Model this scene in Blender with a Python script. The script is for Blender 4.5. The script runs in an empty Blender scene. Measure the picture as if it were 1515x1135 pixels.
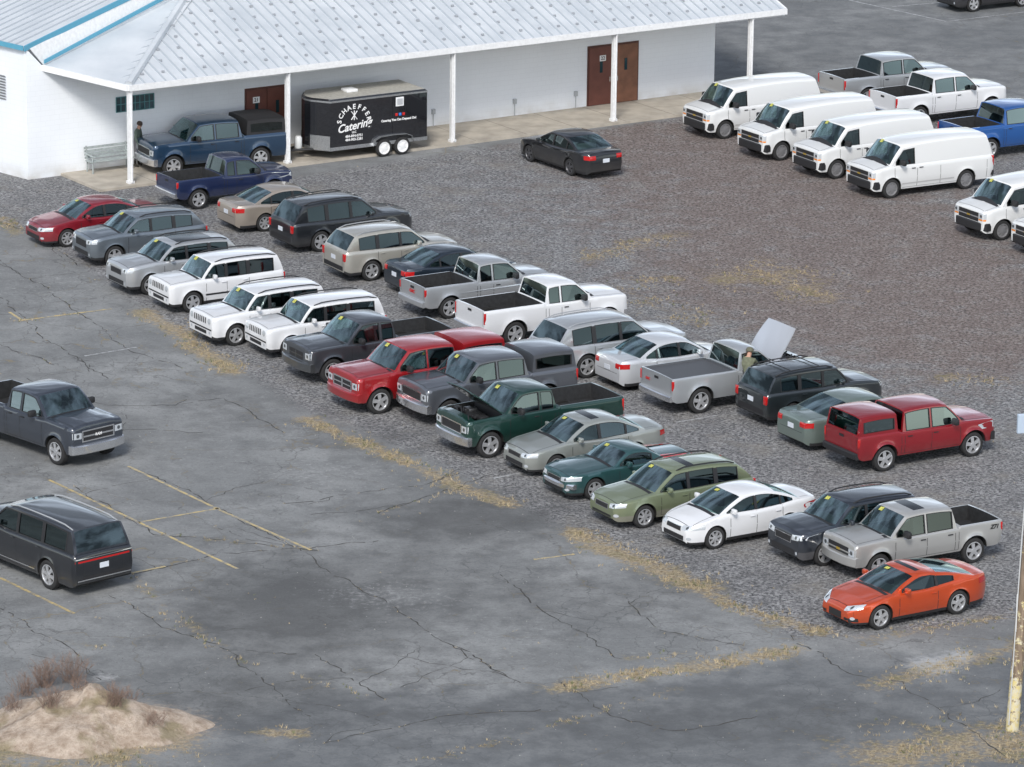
import bpy, bmesh, math, random
import numpy as np
from mathutils import Vector, Matrix
from mathutils import noise as mn
from mathutils.bvhtree import BVHTree
from mathutils.geometry import tessellate_polygon
random.seed(7); np.random.seed(7)
scene=bpy.context.scene
COL=scene.collection
# ---------------------------------------------------------------- camera / site survey
PW,PH=1515.,1135.; FPX=6800.; PITCH=math.radians(15.6); HC=39.8; ROLL=.012
DC=HC/math.tan(PITCH)
CP=Vector((0,-DC,HC)); F=Vector((0,math.cos(PITCH),-math.sin(PITCH)))
U0=Vector((0,math.sin(PITCH),math.cos(PITCH))); R0=Vector((1,0,0))
CR=R0*math.cos(ROLL)+U0*math.sin(ROLL); CU=U0*math.cos(ROLL)-R0*math.sin(ROLL)
def ray(u,v): return F*FPX+CR*(u-PW/2)-CU*(v-PH/2)
def site(u,v,z=0.):
    d=ray(u,v); t=(z-CP.z)/d.z; return CP+d*t
def proj(p):
    q=p-CP; d=q.dot(F); return PW/2+FPX*q.dot(CR)/d, PH/2-FPX*q.dot(CU)/d
cam=bpy.data.cameras.new("camera"); co=bpy.data.objects.new("camera",cam); COL.objects.link(co)
co.matrix_world=Matrix((( CR.x,CU.x,-F.x,CP.x),(CR.y,CU.y,-F.y,CP.y),(CR.z,CU.z,-F.z,CP.z),(0,0,0,1)))
cam.sensor_width=36; cam.lens=36*FPX/PW; cam.clip_start=1; cam.clip_end=6000
scene.camera=co
# ---------------------------------------------------------------- light
w=bpy.data.worlds.new("World"); scene.world=w; w.use_nodes=True
N=w.node_tree.nodes; Lk=w.node_tree.links; bg=N['Background']
sky=N.new('ShaderNodeTexSky'); sky.sky_type='NISHITA'; sky.sun_disc=False
SD=Vector((-.15,-1,.9)).normalized()
sky.sun_elevation=math.asin(SD.z); sky.sun_rotation=math.atan2(SD.x,SD.y)
hs=N.new('ShaderNodeHueSaturation'); hs.inputs['Saturation'].default_value=.5
tcw=N.new('ShaderNodeTexCoord'); mpw=N.new('ShaderNodeMapping'); mpw.inputs['Scale'].default_value=(1,1,3); Lk.new(tcw.outputs['Generated'],mpw.inputs[0])
nw=N.new('ShaderNodeTexNoise'); nw.inputs['Scale'].default_value=2.6; nw.inputs['Detail'].default_value=6; nw.inputs['Roughness'].default_value=.6; Lk.new(mpw.outputs[0],nw.inputs['Vector'])
mw=N.new('ShaderNodeMapRange'); mw.inputs[1].default_value=.42; mw.inputs[2].default_value=.60; mw.inputs[3].default_value=.5; mw.inputs[4].default_value=2.3; Lk.new(nw.outputs['Fac'],mw.inputs[0])
vm=N.new('ShaderNodeVectorMath'); vm.operation='SCALE'; Lk.new(sky.outputs[0],hs.inputs['Color']); Lk.new(hs.outputs[0],vm.inputs[0]); Lk.new(mw.outputs[0],vm.inputs['Scale']); Lk.new(vm.outputs[0],bg.inputs[0]); bg.inputs[1].default_value=.145
sl=bpy.data.lights.new("sun",'SUN'); sl.energy=2.9; sl.angle=math.radians(14); sl.color=(1,.96,.9)
so=bpy.data.objects.new("sun",sl); COL.objects.link(so); so.rotation_euler=(-SD).to_track_quat('-Z','Y').to_euler()
scene.view_settings.view_transform='Standard'; scene.view_settings.look='None'; scene.view_settings.exposure=0
# ---------------------------------------------------------------- materials
def newmat(n):
    m=bpy.data.materials.new(n); m.use_nodes=True; return m,m.node_tree.nodes,m.node_tree.links,m.node_tree.nodes["Principled BSDF"]
_mc={}
def plain(n,c,rough=.6,metal=0.,coat=0.,noise=0.,nscale=8.,spec=.5,bump=0.):
    if n in _mc: return _mc[n]
    m,N,Lk,b=newmat(n)
    b.inputs['Base Color'].default_value=(*c,1); b.inputs['Roughness'].default_value=rough
    b.inputs['Metallic'].default_value=metal; b.inputs['Coat Weight'].default_value=coat; b.inputs['Coat Roughness'].default_value=.05
    b.inputs['Specular IOR Level'].default_value=spec
    if noise>0:
        tc=N.new('ShaderNodeTexCoord'); nz=N.new('ShaderNodeTexNoise'); nz.inputs['Scale'].default_value=nscale; nz.inputs['Detail'].default_value=6
        Lk.new(tc.outputs['Object'],nz.inputs['Vector'])
        mr=N.new('ShaderNodeMapRange'); mr.inputs[1].default_value=.3; mr.inputs[2].default_value=.7; mr.inputs[3].default_value=1-noise; mr.inputs[4].default_value=1+noise*.5
        Lk.new(nz.outputs['Fac'],mr.inputs[0])
        mx=N.new('ShaderNodeVectorMath'); mx.operation='SCALE'; mx.inputs[0].default_value=c
        Lk.new(mr.outputs[0],mx.inputs['Scale']); Lk.new(mx.outputs[0],b.inputs['Base Color'])
        if bump>0:
            bp=N.new('ShaderNodeBump'); bp.inputs['Strength'].default_value=bump; bp.inputs['Distance'].default_value=.03
            Lk.new(nz.outputs['Fac'],bp.inputs['Height']); Lk.new(bp.outputs[0],b.inputs['Normal'])
    _mc[n]=m; return m
def paint(n,c,metal=.35,rough=.32,dust=.25):
    if n in _mc: return _mc[n]
    m,N,Lk,b=newmat(n)
    tc=N.new('ShaderNodeTexCoord'); nz=N.new('ShaderNodeTexNoise'); nz.inputs['Scale'].default_value=2.2; nz.inputs['Detail'].default_value=5
    Lk.new(tc.outputs['Object'],nz.inputs['Vector'])
    sx=N.new('ShaderNodeSeparateXYZ'); Lk.new(tc.outputs['Object'],sx.inputs[0])
    low=N.new('ShaderNodeMapRange'); low.inputs[1].default_value=.75; low.inputs[2].default_value=.2; low.inputs[3].default_value=.05; low.inputs[4].default_value=1.
    Lk.new(sx.outputs['Z'],low.inputs[0])
    mu=N.new('ShaderNodeMath'); mu.operation='MULTIPLY'; Lk.new(low.outputs[0],mu.inputs[0]); Lk.new(nz.outputs['Fac'],mu.inputs[1])
    m2=N.new('ShaderNodeMath'); m2.operation='MULTIPLY'; m2.inputs[1].default_value=dust*1.4; Lk.new(mu.outputs[0],m2.inputs[0])
    mx=N.new('ShaderNodeMix'); mx.data_type='RGBA'; mx.inputs[6].default_value=(*c,1); mx.inputs[7].default_value=(.16,.15,.135,1)
    Lk.new(m2.outputs[0],mx.inputs[0]); Lk.new(mx.outputs[2],b.inputs['Base Color'])
    ra=N.new('ShaderNodeMapRange'); ra.inputs[3].default_value=rough; ra.inputs[4].default_value=rough+.25; Lk.new(m2.outputs[0],ra.inputs[0]); Lk.new(ra.outputs[0],b.inputs['Roughness'])
    b.inputs['Metallic'].default_value=metal; b.inputs['Coat Weight'].default_value=1.; b.inputs['Coat Roughness'].default_value=.02; b.inputs['Coat IOR'].default_value=1.65
    _mc[n]=m; return m
def glassmat(n,tint,lo=.06):
    m,N,Lk,b=newmat(n)
    N.remove(b); out=[x for x in N if x.type=='OUTPUT_MATERIAL'][0]
    tr=N.new('ShaderNodeBsdfTransparent'); tr.inputs[0].default_value=(*tint,1)
    gl=N.new('ShaderNodeBsdfGlossy'); gl.inputs['Roughness'].default_value=.02; gl.inputs['Color'].default_value=(.78,.98,1,1)
    fr=N.new('ShaderNodeFresnel'); fr.inputs[0].default_value=1.6
    mr=N.new('ShaderNodeMapRange'); mr.inputs[3].default_value=lo; mr.inputs[4].default_value=1.; Lk.new(fr.outputs[0],mr.inputs[0])
    mx=N.new('ShaderNodeMixShader'); Lk.new(mr.outputs[0],mx.inputs[0]); Lk.new(tr.outputs[0],mx.inputs[1]); Lk.new(gl.outputs[0],mx.inputs[2])
    Lk.new(mx.outputs[0],out.inputs[0]); return m
GLASS=glassmat("window_glass",(.50,.68,.64),.17)
SIDEG=glassmat("side_glass",(.18,.25,.24),.10)
PRIV=glassmat("privacy_glass",(.05,.06,.06),.07)
SUNR=plain("sunroof_glass",(.01,.012,.015),.12,0,0,spec=.35)
BLACK=plain("black_plastic",(.018,.018,.02),.55)
UNDER=plain("underbody",(.012,.012,.012),.9)
RUB=plain("tyre_rubber",(.022,.022,.023),.85,noise=.3)
CHROME=plain("chrome",(.74,.75,.77),.14,.9)
ALLOY=plain("alloy",(.55,.56,.58),.3,.6)
DALLOY=plain("dark_alloy",(.16,.16,.17),.35,.8)
STEELW=plain("steel_wheel",(.26,.26,.27),.5,.4)
HEADL=plain("headlight_lens",(.60,.64,.68),.06,.3,1.)
LAMPIN=plain("headlight_bulb",(.12,.13,.14),.15,.5,1.)
TAILL=plain("tail_light_lens",(.45,.012,.012),.12,0,1.)
AMBER=plain("amber_lens",(.75,.25,.03),.2,0,1.)
PLATE=plain("plate",(.62,.66,.72),.4)
INT_G=plain("interior_grey",(.17,.17,.175),.8)
DASH=plain("dashboard",(.06,.06,.063),.8)
YEL=plain("yellow_sticker",(.55,.55,.12),.6,noise=.6,nscale=25)
GOLD=plain("gold_badge",(.6,.42,.08),.3,.6)
BEDM=plain("bed_liner",(.022,.023,.025),.75,noise=.4)
WHITET=plain("white_letter",(.8,.8,.8),.5)
REDT=plain("red_letter",(.55,.02,.02),.4)
# ---------------------------------------------------------------- mesh helpers
def mk(name,verts,faces,mats,fm=None,parent=None,smooth=True,sharp=38,loc=None,rot=None):
    me=bpy.data.meshes.new(name); me.from_pydata([tuple(v) for v in verts],[],faces)
    for m in (mats if isinstance(mats,(list,tuple)) else [mats]): me.materials.append(m)
    if fm is not None: me.polygons.foreach_set('material_index',fm)
    if smooth:
        me.polygons.foreach_set('use_smooth',[True]*len(me.polygons))
        me.set_sharp_from_angle(angle=math.radians(sharp))
    me.update()
    ob=bpy.data.objects.new(name,me); COL.objects.link(ob)
    if parent: ob.parent=parent
    if loc is not None: ob.location=loc
    if rot is not None: ob.rotation_euler=rot
    return ob
def tag(o,label=None,cat=None,group=None,kind=None):
    if label: o["label"]=label
    if cat: o["category"]=cat
    if group: o["group"]=group
    if kind: o["kind"]=kind
    return o
def empty(name,loc=(0,0,0),rz=0,label=None,cat=None,group=None,parent=None):
    e=bpy.data.objects.new(name,None); e.empty_display_size=.3; COL.objects.link(e); e.location=loc; e.rotation_euler=(0,0,rz)
    tag(e,label,cat,group)
    if parent: e.parent=parent
    return e
class Geo:
    def __init__(s): s.v=[];s.f=[];s.m=[]
    def box(s,c,size,mi=0,rz=0,bev=0.,mat=None):
        bm=bmesh.new(); bmesh.ops.create_cube(bm,size=1)
        for v in bm.verts: v.co=Vector((v.co.x*size[0],v.co.y*size[1],v.co.z*size[2]))
        if bev>0: bmesh.ops.bevel(bm,geom=bm.edges[:],offset=bev,segments=2,profile=.5,affect='EDGES')
        X=Matrix.Translation(Vector(c))@(mat if mat is not None else Matrix.Rotation(rz,4,'Z'))
        bm.verts.index_update(); o=len(s.v)
        s.v+=[X@v.co for v in bm.verts]
        for f in bm.faces: s.f.append([o+v.index for v in f.verts]); s.m.append(mi)
        bm.free()
    def tube(s,pts,r,mi=0,seg=8,r2=None):
        pts=[Vector(p) for p in pts]; o=len(s.v); n=len(pts); a=None
        for i,p in enumerate(pts):
            t=(pts[min(i+1,n-1)]-pts[max(i-1,0)]).normalized()
            a=t.orthogonal().normalized() if i==0 else (a-t*a.dot(t)).normalized()
            b=t.cross(a); rr=r if r2 is None else r+(r2-r)*i/(n-1)
            for k in range(seg):
                th=2*math.pi*k/seg; s.v.append(p+(a*math.cos(th)+b*math.sin(th))*rr)
        for i in range(n-1):
            for k in range(seg):
                s.f.append([o+i*seg+k,o+i*seg+(k+1)%seg,o+(i+1)*seg+(k+1)%seg,o+(i+1)*seg+k]); s.m.append(mi)
        s.f.append([o+k for k in range(seg)][::-1]); s.m.append(mi)
        s.f.append([o+(n-1)*seg+k for k in range(seg)]); s.m.append(mi)
    def poly(s,pts,mi=0):
        o=len(s.v); s.v+=[Vector(p) for p in pts]; s.f.append(list(range(o,o+len(pts)))); s.m.append(mi)
    def lathe(s,prof,mi=0,seg=28,X=None):
        o=len(s.v)
        for (r,a) in prof:
            for k in range(seg):
                th=2*math.pi*k/seg; p=Vector((r*math.cos(th),a,r*math.sin(th))); s.v.append(X@p if X else p)
        for i in range(len(prof)-1):
            for k in range(seg):
                s.f.append([o+i*seg+k,o+i*seg+(k+1)%seg,o+(i+1)*seg+(k+1)%seg,o+(i+1)*seg+k]); s.m.append(mi)
    def prism(s,P,h,mi=0):
        P=[Vector(p) for p in P]; h=Vector(h); o=len(s.v); n=len(P); s.v+=P+[p+h for p in P]
        s.f.append(list(range(o,o+n))); s.f.append([o+n+i for i in range(n)][::-1]); s.m+=[mi,mi]
        for i in range(n): j=(i+1)%n; s.f.append([o+i,o+n+i,o+n+j,o+j]); s.m.append(mi)
    def obj(s,name,mats,parent=None,smooth=True,sharp=38,**k): return mk(name,s.v,s.f,mats,s.m,parent,smooth,sharp,**k)
def textmesh(txt,size,mat,loc,xdir,updir,parent=None,name="lettering",bold=0.,align='CENTER',shear=0,extr=.002):
    cu=bpy.data.curves.new(name,'FONT'); cu.body=txt; cu.size=size; cu.align_x=align; cu.align_y='CENTER'; cu.extrude=extr; cu.offset=bold; cu.shear=shear; cu.resolution_u=3
    t=bpy.data.objects.new(name,cu); COL.objects.link(t)
    dg=bpy.context.evaluated_depsgraph_get(); me=bpy.data.meshes.new_from_object(t.evaluated_get(dg))
    bpy.data.objects.remove(t); me.materials.clear(); me.materials.append(mat)
    ob=bpy.data.objects.new(name,me); COL.objects.link(ob)
    x=Vector(xdir).normalized(); y=Vector(updir); y=(y-x*y.dot(x)).normalized(); z=x.cross(y)
    ob.matrix_local=Matrix(((x.x,y.x,z.x,loc[0]),(x.y,y.y,z.y,loc[1]),(x.z,y.z,z.z,loc[2]),(0,0,0,1)))
    if parent: ob.parent=parent
    return ob
# ---------------------------------------------------------------- wheels
_wc={}
def wheel(parent,x,y,r,tw,style,side):
    key=(round(r,3),round(tw,3),style)
    if key not in _wc:
        ri=r*.69
        g=Geo(); h=tw/2
        g.lathe([(ri,-h*.9),(ri+.02,-h),(r-.05,-h),(r-.012,-h*.82),(r,-h*.5),(r,h*.5),(r-.012,h*.82),(r-.05,h),(ri+.02,h),(ri,h*.9)],0,32)
        to=g.obj("tyre",[RUB]); g=Geo(); al={'steel':STEELW,'dark':DALLOY,'white':WHITET}.get(style.split('_')[0],ALLOY)
        g.lathe([(ri+.005,h*.92),(ri-.02,h*.95),(ri-.035,h*.7),(ri-.04,-h*.3)],0,32)
        g.lathe([(ri-.035,-h*.1),(.0,-h*.1)],1,32)
        n=int(style.split('_')[1]); ws=.5*2*math.pi*ri/n*.38
        for k in range(n):
            X=Matrix.Rotation(-2*math.pi*k/n-.2,4,'Y'); o=len(g.v)
            for (rx,wd) in ((.03,ws*.75),(ri-.02,ws)):
                yy=h*.84 if rx<.1 else h*.72
                for (dz,dy) in ((-wd,0),(wd,0),(wd*.8,-.045),(-wd*.8,-.045)): g.v.append(X@Vector((rx,yy+dy,dz)))
            for f in ([0,1,5,4],[1,2,6,5],[2,3,7,6],[3,0,4,7]): g.f.append([o+i for i in f]); g.m.append(0)
        g.lathe([(.07,h*.6),(.065,h*.88),(.0,h*.9)],0,16)
        if style.startswith(('steel','white')): g.lathe([(ri-.03,h*.45),(.1,h*.6),(.0,h*.62)],0,24)
        ro=g.obj("rim",[al,UNDER],sharp=30)
        _wc[key]=(to.data,ro.data); bpy.data.objects.remove(to); bpy.data.objects.remove(ro)
    ty,rm=_wc[key]
    wo=empty("wheel",(x,y,r),0 if side>0 else math.pi,parent=parent)
    for nm,me in (("tyre",ty),("rim",rm)):
        o=bpy.data.objects.new(nm,me); COL.objects.link(o); o.parent=wo
    return wo
# ---------------------------------------------------------------- vehicle generator
FH=[0,.12,.3,.5,.7,.85,.95,1]; FY=[.945,.962,.984,1,.984,.984,.970,.93]
class Veh:
    def __init__(s,name,sp,label,cat,group):
        s.sp=sp; s.root=empty(name,label=label,cat=cat,group=group)
        s.L=sp['L']; s.W=sp['W']; s.s0=sp.get('s0',0.); s.s1=sp.get('s1',s.L)
        s.V=[];s.P=[];s.bv=[];s.bf=[];s.bm=[]
        s.body()
        for c in s.cabs(): s.cabin(c)
        s.bvh=BVHTree.FromPolygons([tuple(v) for v in s.V],s.P)
        s.details()
        mk("body",s.bv,s.bf,[sp['paint'],UNDER,sp.get('cladmat',BLACK),BLACK],s.bm,s.root,sharp=34)
    def addb(s,V,Fs,M):
        o=len(s.bv); s.bv+=list(V); s.bf+=[[o+a for a in f] for f in Fs]; s.bm+=(M if isinstance(M,list) else [M]*len(Fs))
    def X(s,d): return s.L/2-d
    def top(s,d):
        a=s.sp['top']; xs=[p[0] for p in a]; zs=[p[1] for p in a]
        k=.04 if (d>s.s0+.2 and d<s.s1-.2) else 0
        return float(np.mean(np.interp([d-k,d-k/2,d,d+k/2,d+k],xs,zs)))
    def plan(s,d):
        a,r=s.sp.get('nose',(.25,.6)); b,q=s.sp.get('tail',(.12,.5)); f=1.
        e=d-s.s0
        if e<r: f-=a*(1-max(e,0)/r)**2.3
        e=s.s1-d
        if e<q: f-=b*(1-max(e,0)/q)**2.3
        return s.W/2*f
    def yside(s,d,z,tum): return s.plan(d)*.93-tum*(z-s.top(d))
    def cabs(s): return [s.sp['cab']]+([s.sp['cap']] if s.sp.get('cap') else [])
    def body(s):
        sp=s.sp; zb=sp['zb']; R=sp['wr']+sp.get('arch',.05); wz=sp['wr']
        fw=sp['fo']; rw=fw+sp['wb']; s.fw,s.rw=fw,rw
        c=sp['cab']; dep=[(c['d'][0]+.04,c['d'][3]-.06,None,1)]
        if sp.get('bed'): dep.append((*sp['bed'],2))
        if sp.get('hoodopen'): dep.append((s.s0+.3,c['d'][0]-.1,zb+.45,1))
        ds=set(np.round(np.arange(s.s0,s.s1,.1),3).tolist()+[s.s1])
        for e in (.0,.02,.05,.1,.16,.24,.34): ds|={round(s.s0+e,4),round(s.s1-e,4)}
        for p in sp['top']: ds.add(round(p[0],4))
        for a,b,_,_ in dep: ds|={a-.002,a+.002,b-.002,b+.002}
        for wc in (fw,rw):
            for k in range(0,13): ds.add(round(wc+R*math.cos(math.pi*k/12),4))
            ds|={wc-R-.003,wc+R+.003}
        ds=sorted(d for d in ds if s.s0<=d<=s.s1)
        ds=[d for i,d in enumerate(ds) if i==0 or d-ds[i-1]>.0015]
        rings=[];info=[]
        for d in ds:
            w=s.plan(d); zt=s.top(d)
            z0=zb+.09*max(0,1-(d-s.s0)/.15)**2+.12*max(0,1-(s.s1-d)/.25)**2
            zl=z0
            for wc in (fw,rw):
                if abs(d-wc)<=R+1e-4: zl=max(zl,wz+math.sqrt(max(R*R-(d-wc)**2,0)))
            zl=min(zl,zt-.1); zin=None;kind=0
            for (a,b,zz,kd) in dep:
                if a<d<b: zin=(zt-.42 if zz is None else zz); kind=kd
            wi=max(w-.27,.1)
            pts=[(0,z0),(wi,z0),(wi,zl),(w*float(np.interp((zl-z0)/(zt-z0),FH,FY)),zl)]
            for k,h in enumerate(FH[1:-1]):
                z=min(max(z0+(zt-z0)*h,zl+.012*(k+1)),zt-.002*(6-k)); y=w*float(np.interp((z-z0)/(zt-z0),FH,FY))
                for wc in (fw,rw):
                    dd=math.hypot(d-wc,z-wz)-R
                    if dd>-.05: y+=sp.get('flare',.016)*math.exp(-(dd/.06)**2)
                pts.append((y,z))
            wt=w*.93; cr=sp.get('crown',.045); pts.append((wt,zt))
            for f in (.95,.93,.78,.6,.3,0):
                z=zt+cr*(1-f*f)
                if sp.get('bulge') and d<c['d'][0]: z+=sp['bulge']*(1 if f<=.6 else (.3 if f<.9 else 0))
                if zin is not None: z=zt if f==.95 else zin
                pts.append((wt*f,z))
            rings.append(pts); info.append(kind)
        n=len(rings[0]); m=2*n-2; V=[]
        for d,pts in zip(ds,rings):
            x=s.X(d); V+=[(x,y,z) for (y,z) in pts]+[(x,-pts[k][0],pts[k][1]) for k in range(n-2,0,-1)]
        Fb=[];Mb=[];Bd=[];clad=sp.get('clad',-1)
        for i in range(len(ds)-1):
            kd=max(info[i],info[i+1])
            for k in range(m):
                k2=(k+1)%m; kk=k if k<n-1 else m-1-k
                f=[i*m+k,(i+1)*m+k,(i+1)*m+k2,i*m+k2]; zavg=sum(V[a][2] for a in f)/4; mi=0
                if kk<=2: mi=1
                elif kk>=n-6 and kd: mi=1
                elif zavg<clad: mi=2
                if kk>=n-6 and kd==2: Bd.append(f)
                else: Fb.append(f);Mb.append(mi)
        Fb.append([k for k in range(m)]); Mb.append(0)
        e=(len(ds)-1)*m; Fb.append([e+k for k in range(m)][::-1]); Mb.append(0)
        s.addb(V,Fb,Mb); s.pts=[Vector(v) for v in V]
        if Bd: s.sub("bed_liner",V,Bd,sp.get('bedmat',BEDM))
        s.soup(V,Fb+Bd)
    def sub(s,name,V,Fs,mat):
        used=sorted({a for f in Fs for a in f}); mp={a:i for i,a in enumerate(used)}
        return mk(name,[V[a] for a in used],[[mp[a] for a in f] for f in Fs],[mat],None,s.root,sharp=32)
    def soup(s,V,Fs):
        o=len(s.V); s.V+=[Vector(v) for v in V]; s.P+=[[o+a for a in f] for f in Fs]
    def cabin(s,c):
        sp=s.sp; d1,d2,d3,d4=c['d']; z2,H,z3=c['z']; tum=c.get('tum',.25); bf,br=c.get('bow',(.12,.06)); dr=c.get('drop',.055)
        z1=c.get('z1',s.top(d1)-.02); z4=c.get('z4',s.top(d4)-.01); rows=[]
        for t in [0,.07,.3,.55,.8,.94,1]: rows.append((d1+(d2-d1)*t,z1+(z2-z1)*t+c.get('cvx',.03)*math.sin(math.pi*t),dr*t,bf*(1-.55*t)))
        for k in range(1,8):
            t=k/8; rows.append((d2+(d3-d2)*t,z2+(z3-z2)*t+(H-(z2+z3)/2)*(1-abs(2*t-1)**2.4),dr,.45*bf*(1-t)**2-.45*br*t**2))
        for t in [0,.07,.3,.55,.8,.93,1]: rows.append((d3+(d4-d3)*t,z3+(z4-z3)*t+c.get('cvxr',.03)*math.sin(math.pi*t),dr*(1-t),-br*(.45+.55*t)))
        vs=[-1,-.985,-.95,-.9,-.7,-.35,0,.35,.7,.9,.95,.985,1]; nv=len(vs); V=[];edge=[]
        for (d,zc,drp,bow) in rows:
            ze=max(zc-drp,s.top(d)); ye=s.yside(d,ze,tum); edge.append((d,ze))
            for v in vs: V.append((s.X(d)+bow*(1-v*v),v*ye,zc-(zc-ze)*abs(v)**9+c.get('crown',.02)*(1-v*v)))
        Fp=[];Gw=[];Gr=[];Sr=[]
        for i in range(len(rows)-1):
            for k in range(nv-1):
                f=[i*nv+k,i*nv+k+1,(i+1)*nv+k+1,(i+1)*nv+k]; inner=3<=k<=nv-5
                if i in (1,2,3,4) and inner and not c.get('nows'): Gw.append(f)
                elif 15<=i<=18 and inner and not c.get('norear'): Gr.append(f)
                elif c.get('sun') and i in c['sun'] and 4<=k<=nv-6: Sr.append(f)
                else: Fp.append(f)
        s.soup(V,Fp+Gw+Gr+Sr); ed=[e[0] for e in edge]; ez=[e[1] for e in edge]; wins=[]
        for (a,b) in c['win']:
            bot=[];tp=[]
            for d in np.linspace(a,b,12):
                zt=np.interp(d,ed,ez); sl=(np.interp(d+.03,ed,ez)-np.interp(d-.03,ed,ez))/.06
                t=zt-c.get('inset',.045)*math.sqrt(1+min(sl*sl,9)); bt=s.top(d)+c.get('sill',.03)
                if t-bt>.035: bot.append((d,bt)); tp.append((d,t))
            if len(bot)>1: wins.append(bot+tp[::-1])
        outer=[(d,s.top(d)-.005) for d in np.linspace(d1,d4,16)]+[(d,z) for d,z in list(zip(ed,ez))[::-1] if z>s.top(d)+.004]
        loops=[[Vector((d,z,0)) for d,z in outer]]+[[Vector((d,z,0)) for d,z in w] for w in wins]
        tris=tessellate_polygon(loops); flat=[p for l in loops for p in l]; Mp=[0]*len(Fp)
        G0=Geo()
        for sg in (1,-1):
            VV=[(s.X(p.x),sg*s.yside(p.x,p.y,tum),p.y) for p in flat]; T=[list(t) for t in tris]
            o=len(V); V=V+VV; Fp+=[[o+a for a in t] for t in T]; Mp+=[0]*len(T); s.soup(VV,T)
            for w in wins:
                gv=[(s.X(d),sg*(s.yside(d,z,tum)-.012),z) for d,z in w]
                cx=sum(p[0] for p in gv)/len(gv); cz=sum(p[2] for p in gv)/len(gv)
                gv=[(cx+(p[0]-cx)*1.04,p[1],cz+(p[2]-cz)*1.04) for p in gv]
                mk("side_window",gv,[list(range(len(gv)))],[SIDEG if cx>s.X(c.get('privd',99)) else PRIV],None,s.root,False)
                s.soup(gv,[list(range(len(gv)))]); n=len(w); mdx=sum(q[0] for q in w)/n; mdz=sum(q[1] for q in w)/n
                def P(d,z,k):
                    a_=mdx+(d-mdx)*k; b_=mdz+(z-mdz)*k; return (s.X(a_),sg*(s.yside(a_,b_,tum)+.004),b_)
                for i in range(n):
                    (da,za),(db,zb_)=w[i],w[(i+1)%n]; G0.poly([P(da,za,.97),P(db,zb_,.97),P(db,zb_,1.05),P(da,za,1.05)])
            if c.get('bpillar'):
                for a,b in zip(wins[:-1],wins[1:]):
                    xa=max(q[0] for q in a);xb=min(q[0] for q in b); zt=min(max(q[1] for q in a),max(q[1] for q in b)); zz=s.top(xa)+.02
                    G0.poly([(s.X(d),sg*(s.yside(d,z,tum)+.006),z) for d,z in ((xa,zz),(xb,zz),(xb,zt),(xa,zt))])
        if c.get('name'): mk(c['name'],V,Fp,[c.get('paint',sp['paint'])],Mp,s.root,sharp=42)
        else: s.addb(V,Fp,Mp)
        s.addb(G0.v,G0.f,3); s.pts+=[Vector(v) for v in V]
        if Gw: s.sub("windshield",V,Gw,GLASS)
        if Gr: s.sub("rear_window",V,Gr,c.get('rglass',GLASS))
        if Sr: s.sub("sunroof",V,Sr,SUNR)
    def cast(s,view,a,b):
        for k in range(14):
            if view=='F': o,dr=(9,a,b),(-1,0,0)
            elif view=='R': o,dr=(-9,a,b),(1,0,0)
            elif view=='L': o,dr=(a,5,b),(0,-1,0)
            elif view=='S': o,dr=(a,-5,b),(0,1,0)
            else: o,dr=(a,b,6),(0,0,-1)
            h=s.bvh.ray_cast(Vector(o),Vector(dr))
            if h[0] is not None:
                n=h[1]
                if n.dot(Vector(dr))>0: n=-n
                return h[0],n
            if view in 'FR': a*=.98
            elif view=='T': b*=.97
            else: b-=.02
        return None,None
    def patch(s,name,view,q,mat,off=.008,n=(5,3)):
        V=[];nu,nv=n
        for j in range(nv+1):
            for i in range(nu+1):
                u=i/nu;v=j/nv
                a=(q[0][0]*(1-u)+q[1][0]*u)*(1-v)+(q[3][0]*(1-u)+q[2][0]*u)*v
                b=(q[0][1]*(1-u)+q[1][1]*u)*(1-v)+(q[3][1]*(1-u)+q[2][1]*u)*v
                p,nn=s.cast(view,a,b)
                if p is None: return None
                V.append(p+nn*off)
        Fs=[[j*(nu+1)+i,j*(nu+1)+i+1,(j+1)*(nu+1)+i+1,(j+1)*(nu+1)+i] for j in range(nv) for i in range(nu)]
        if name is None: return s.addb(V,Fs,mat)
        return mk(name,V,Fs,[mat],None,s.root)
    def disc(s,name,view,a,b,r,mat,off=.01,seg=18):
        V=[]
        for rr in (0,.6*r,r):
            for k in range(seg if rr else 1):
                th=2*math.pi*k/seg; p,nn=s.cast(view,a+rr*math.cos(th),b+rr*math.sin(th))
                if p is None: return
                V.append(p+nn*off)
        Fs=[[0,1+k,1+(k+1)%seg] for k in range(seg)]+[[1+k,1+seg+k,1+seg+(k+1)%seg,1+(k+1)%seg] for k in range(seg)]
        mk(name,V,Fs,[mat],None,s.root)
    def rect(s,name,view,a0,a1,b0,b1,mat,off=.008,n=(6,2)): return s.patch(name,view,[(a0,b0),(a1,b0),(a1,b1),(a0,b1)],mat,off,n)
    def bar(s,name,front,z0,z1,hw,depth,mat,x,bend=.12,rad=.03):
        g=Geo(); ys=np.linspace(-hw,hw,17); sg=1 if front else -1
        prof=[(-depth,z0+.02),(-rad,z0),(0,z0+rad),(0,z1-rad),(-rad,z1),(-depth,z1)]
        for y in ys:
            for (p,z) in prof: g.v.append(Vector((x-sg*bend*abs(y/hw)**3+sg*p,y,z)))
        m=len(prof)
        for i in range(len(ys)-1):
            for k in range(m): g.f.append([i*m+k,i*m+(k+1)%m,(i+1)*m+(k+1)%m,(i+1)*m+k]); g.m.append(0)
        g.f.append(list(range(m))); g.f.append([(len(ys)-1)*m+k for k in range(m)][::-1]); g.m+=[0,0]
        s.pts+=g.v; return g.obj(name,[mat],s.root)
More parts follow.
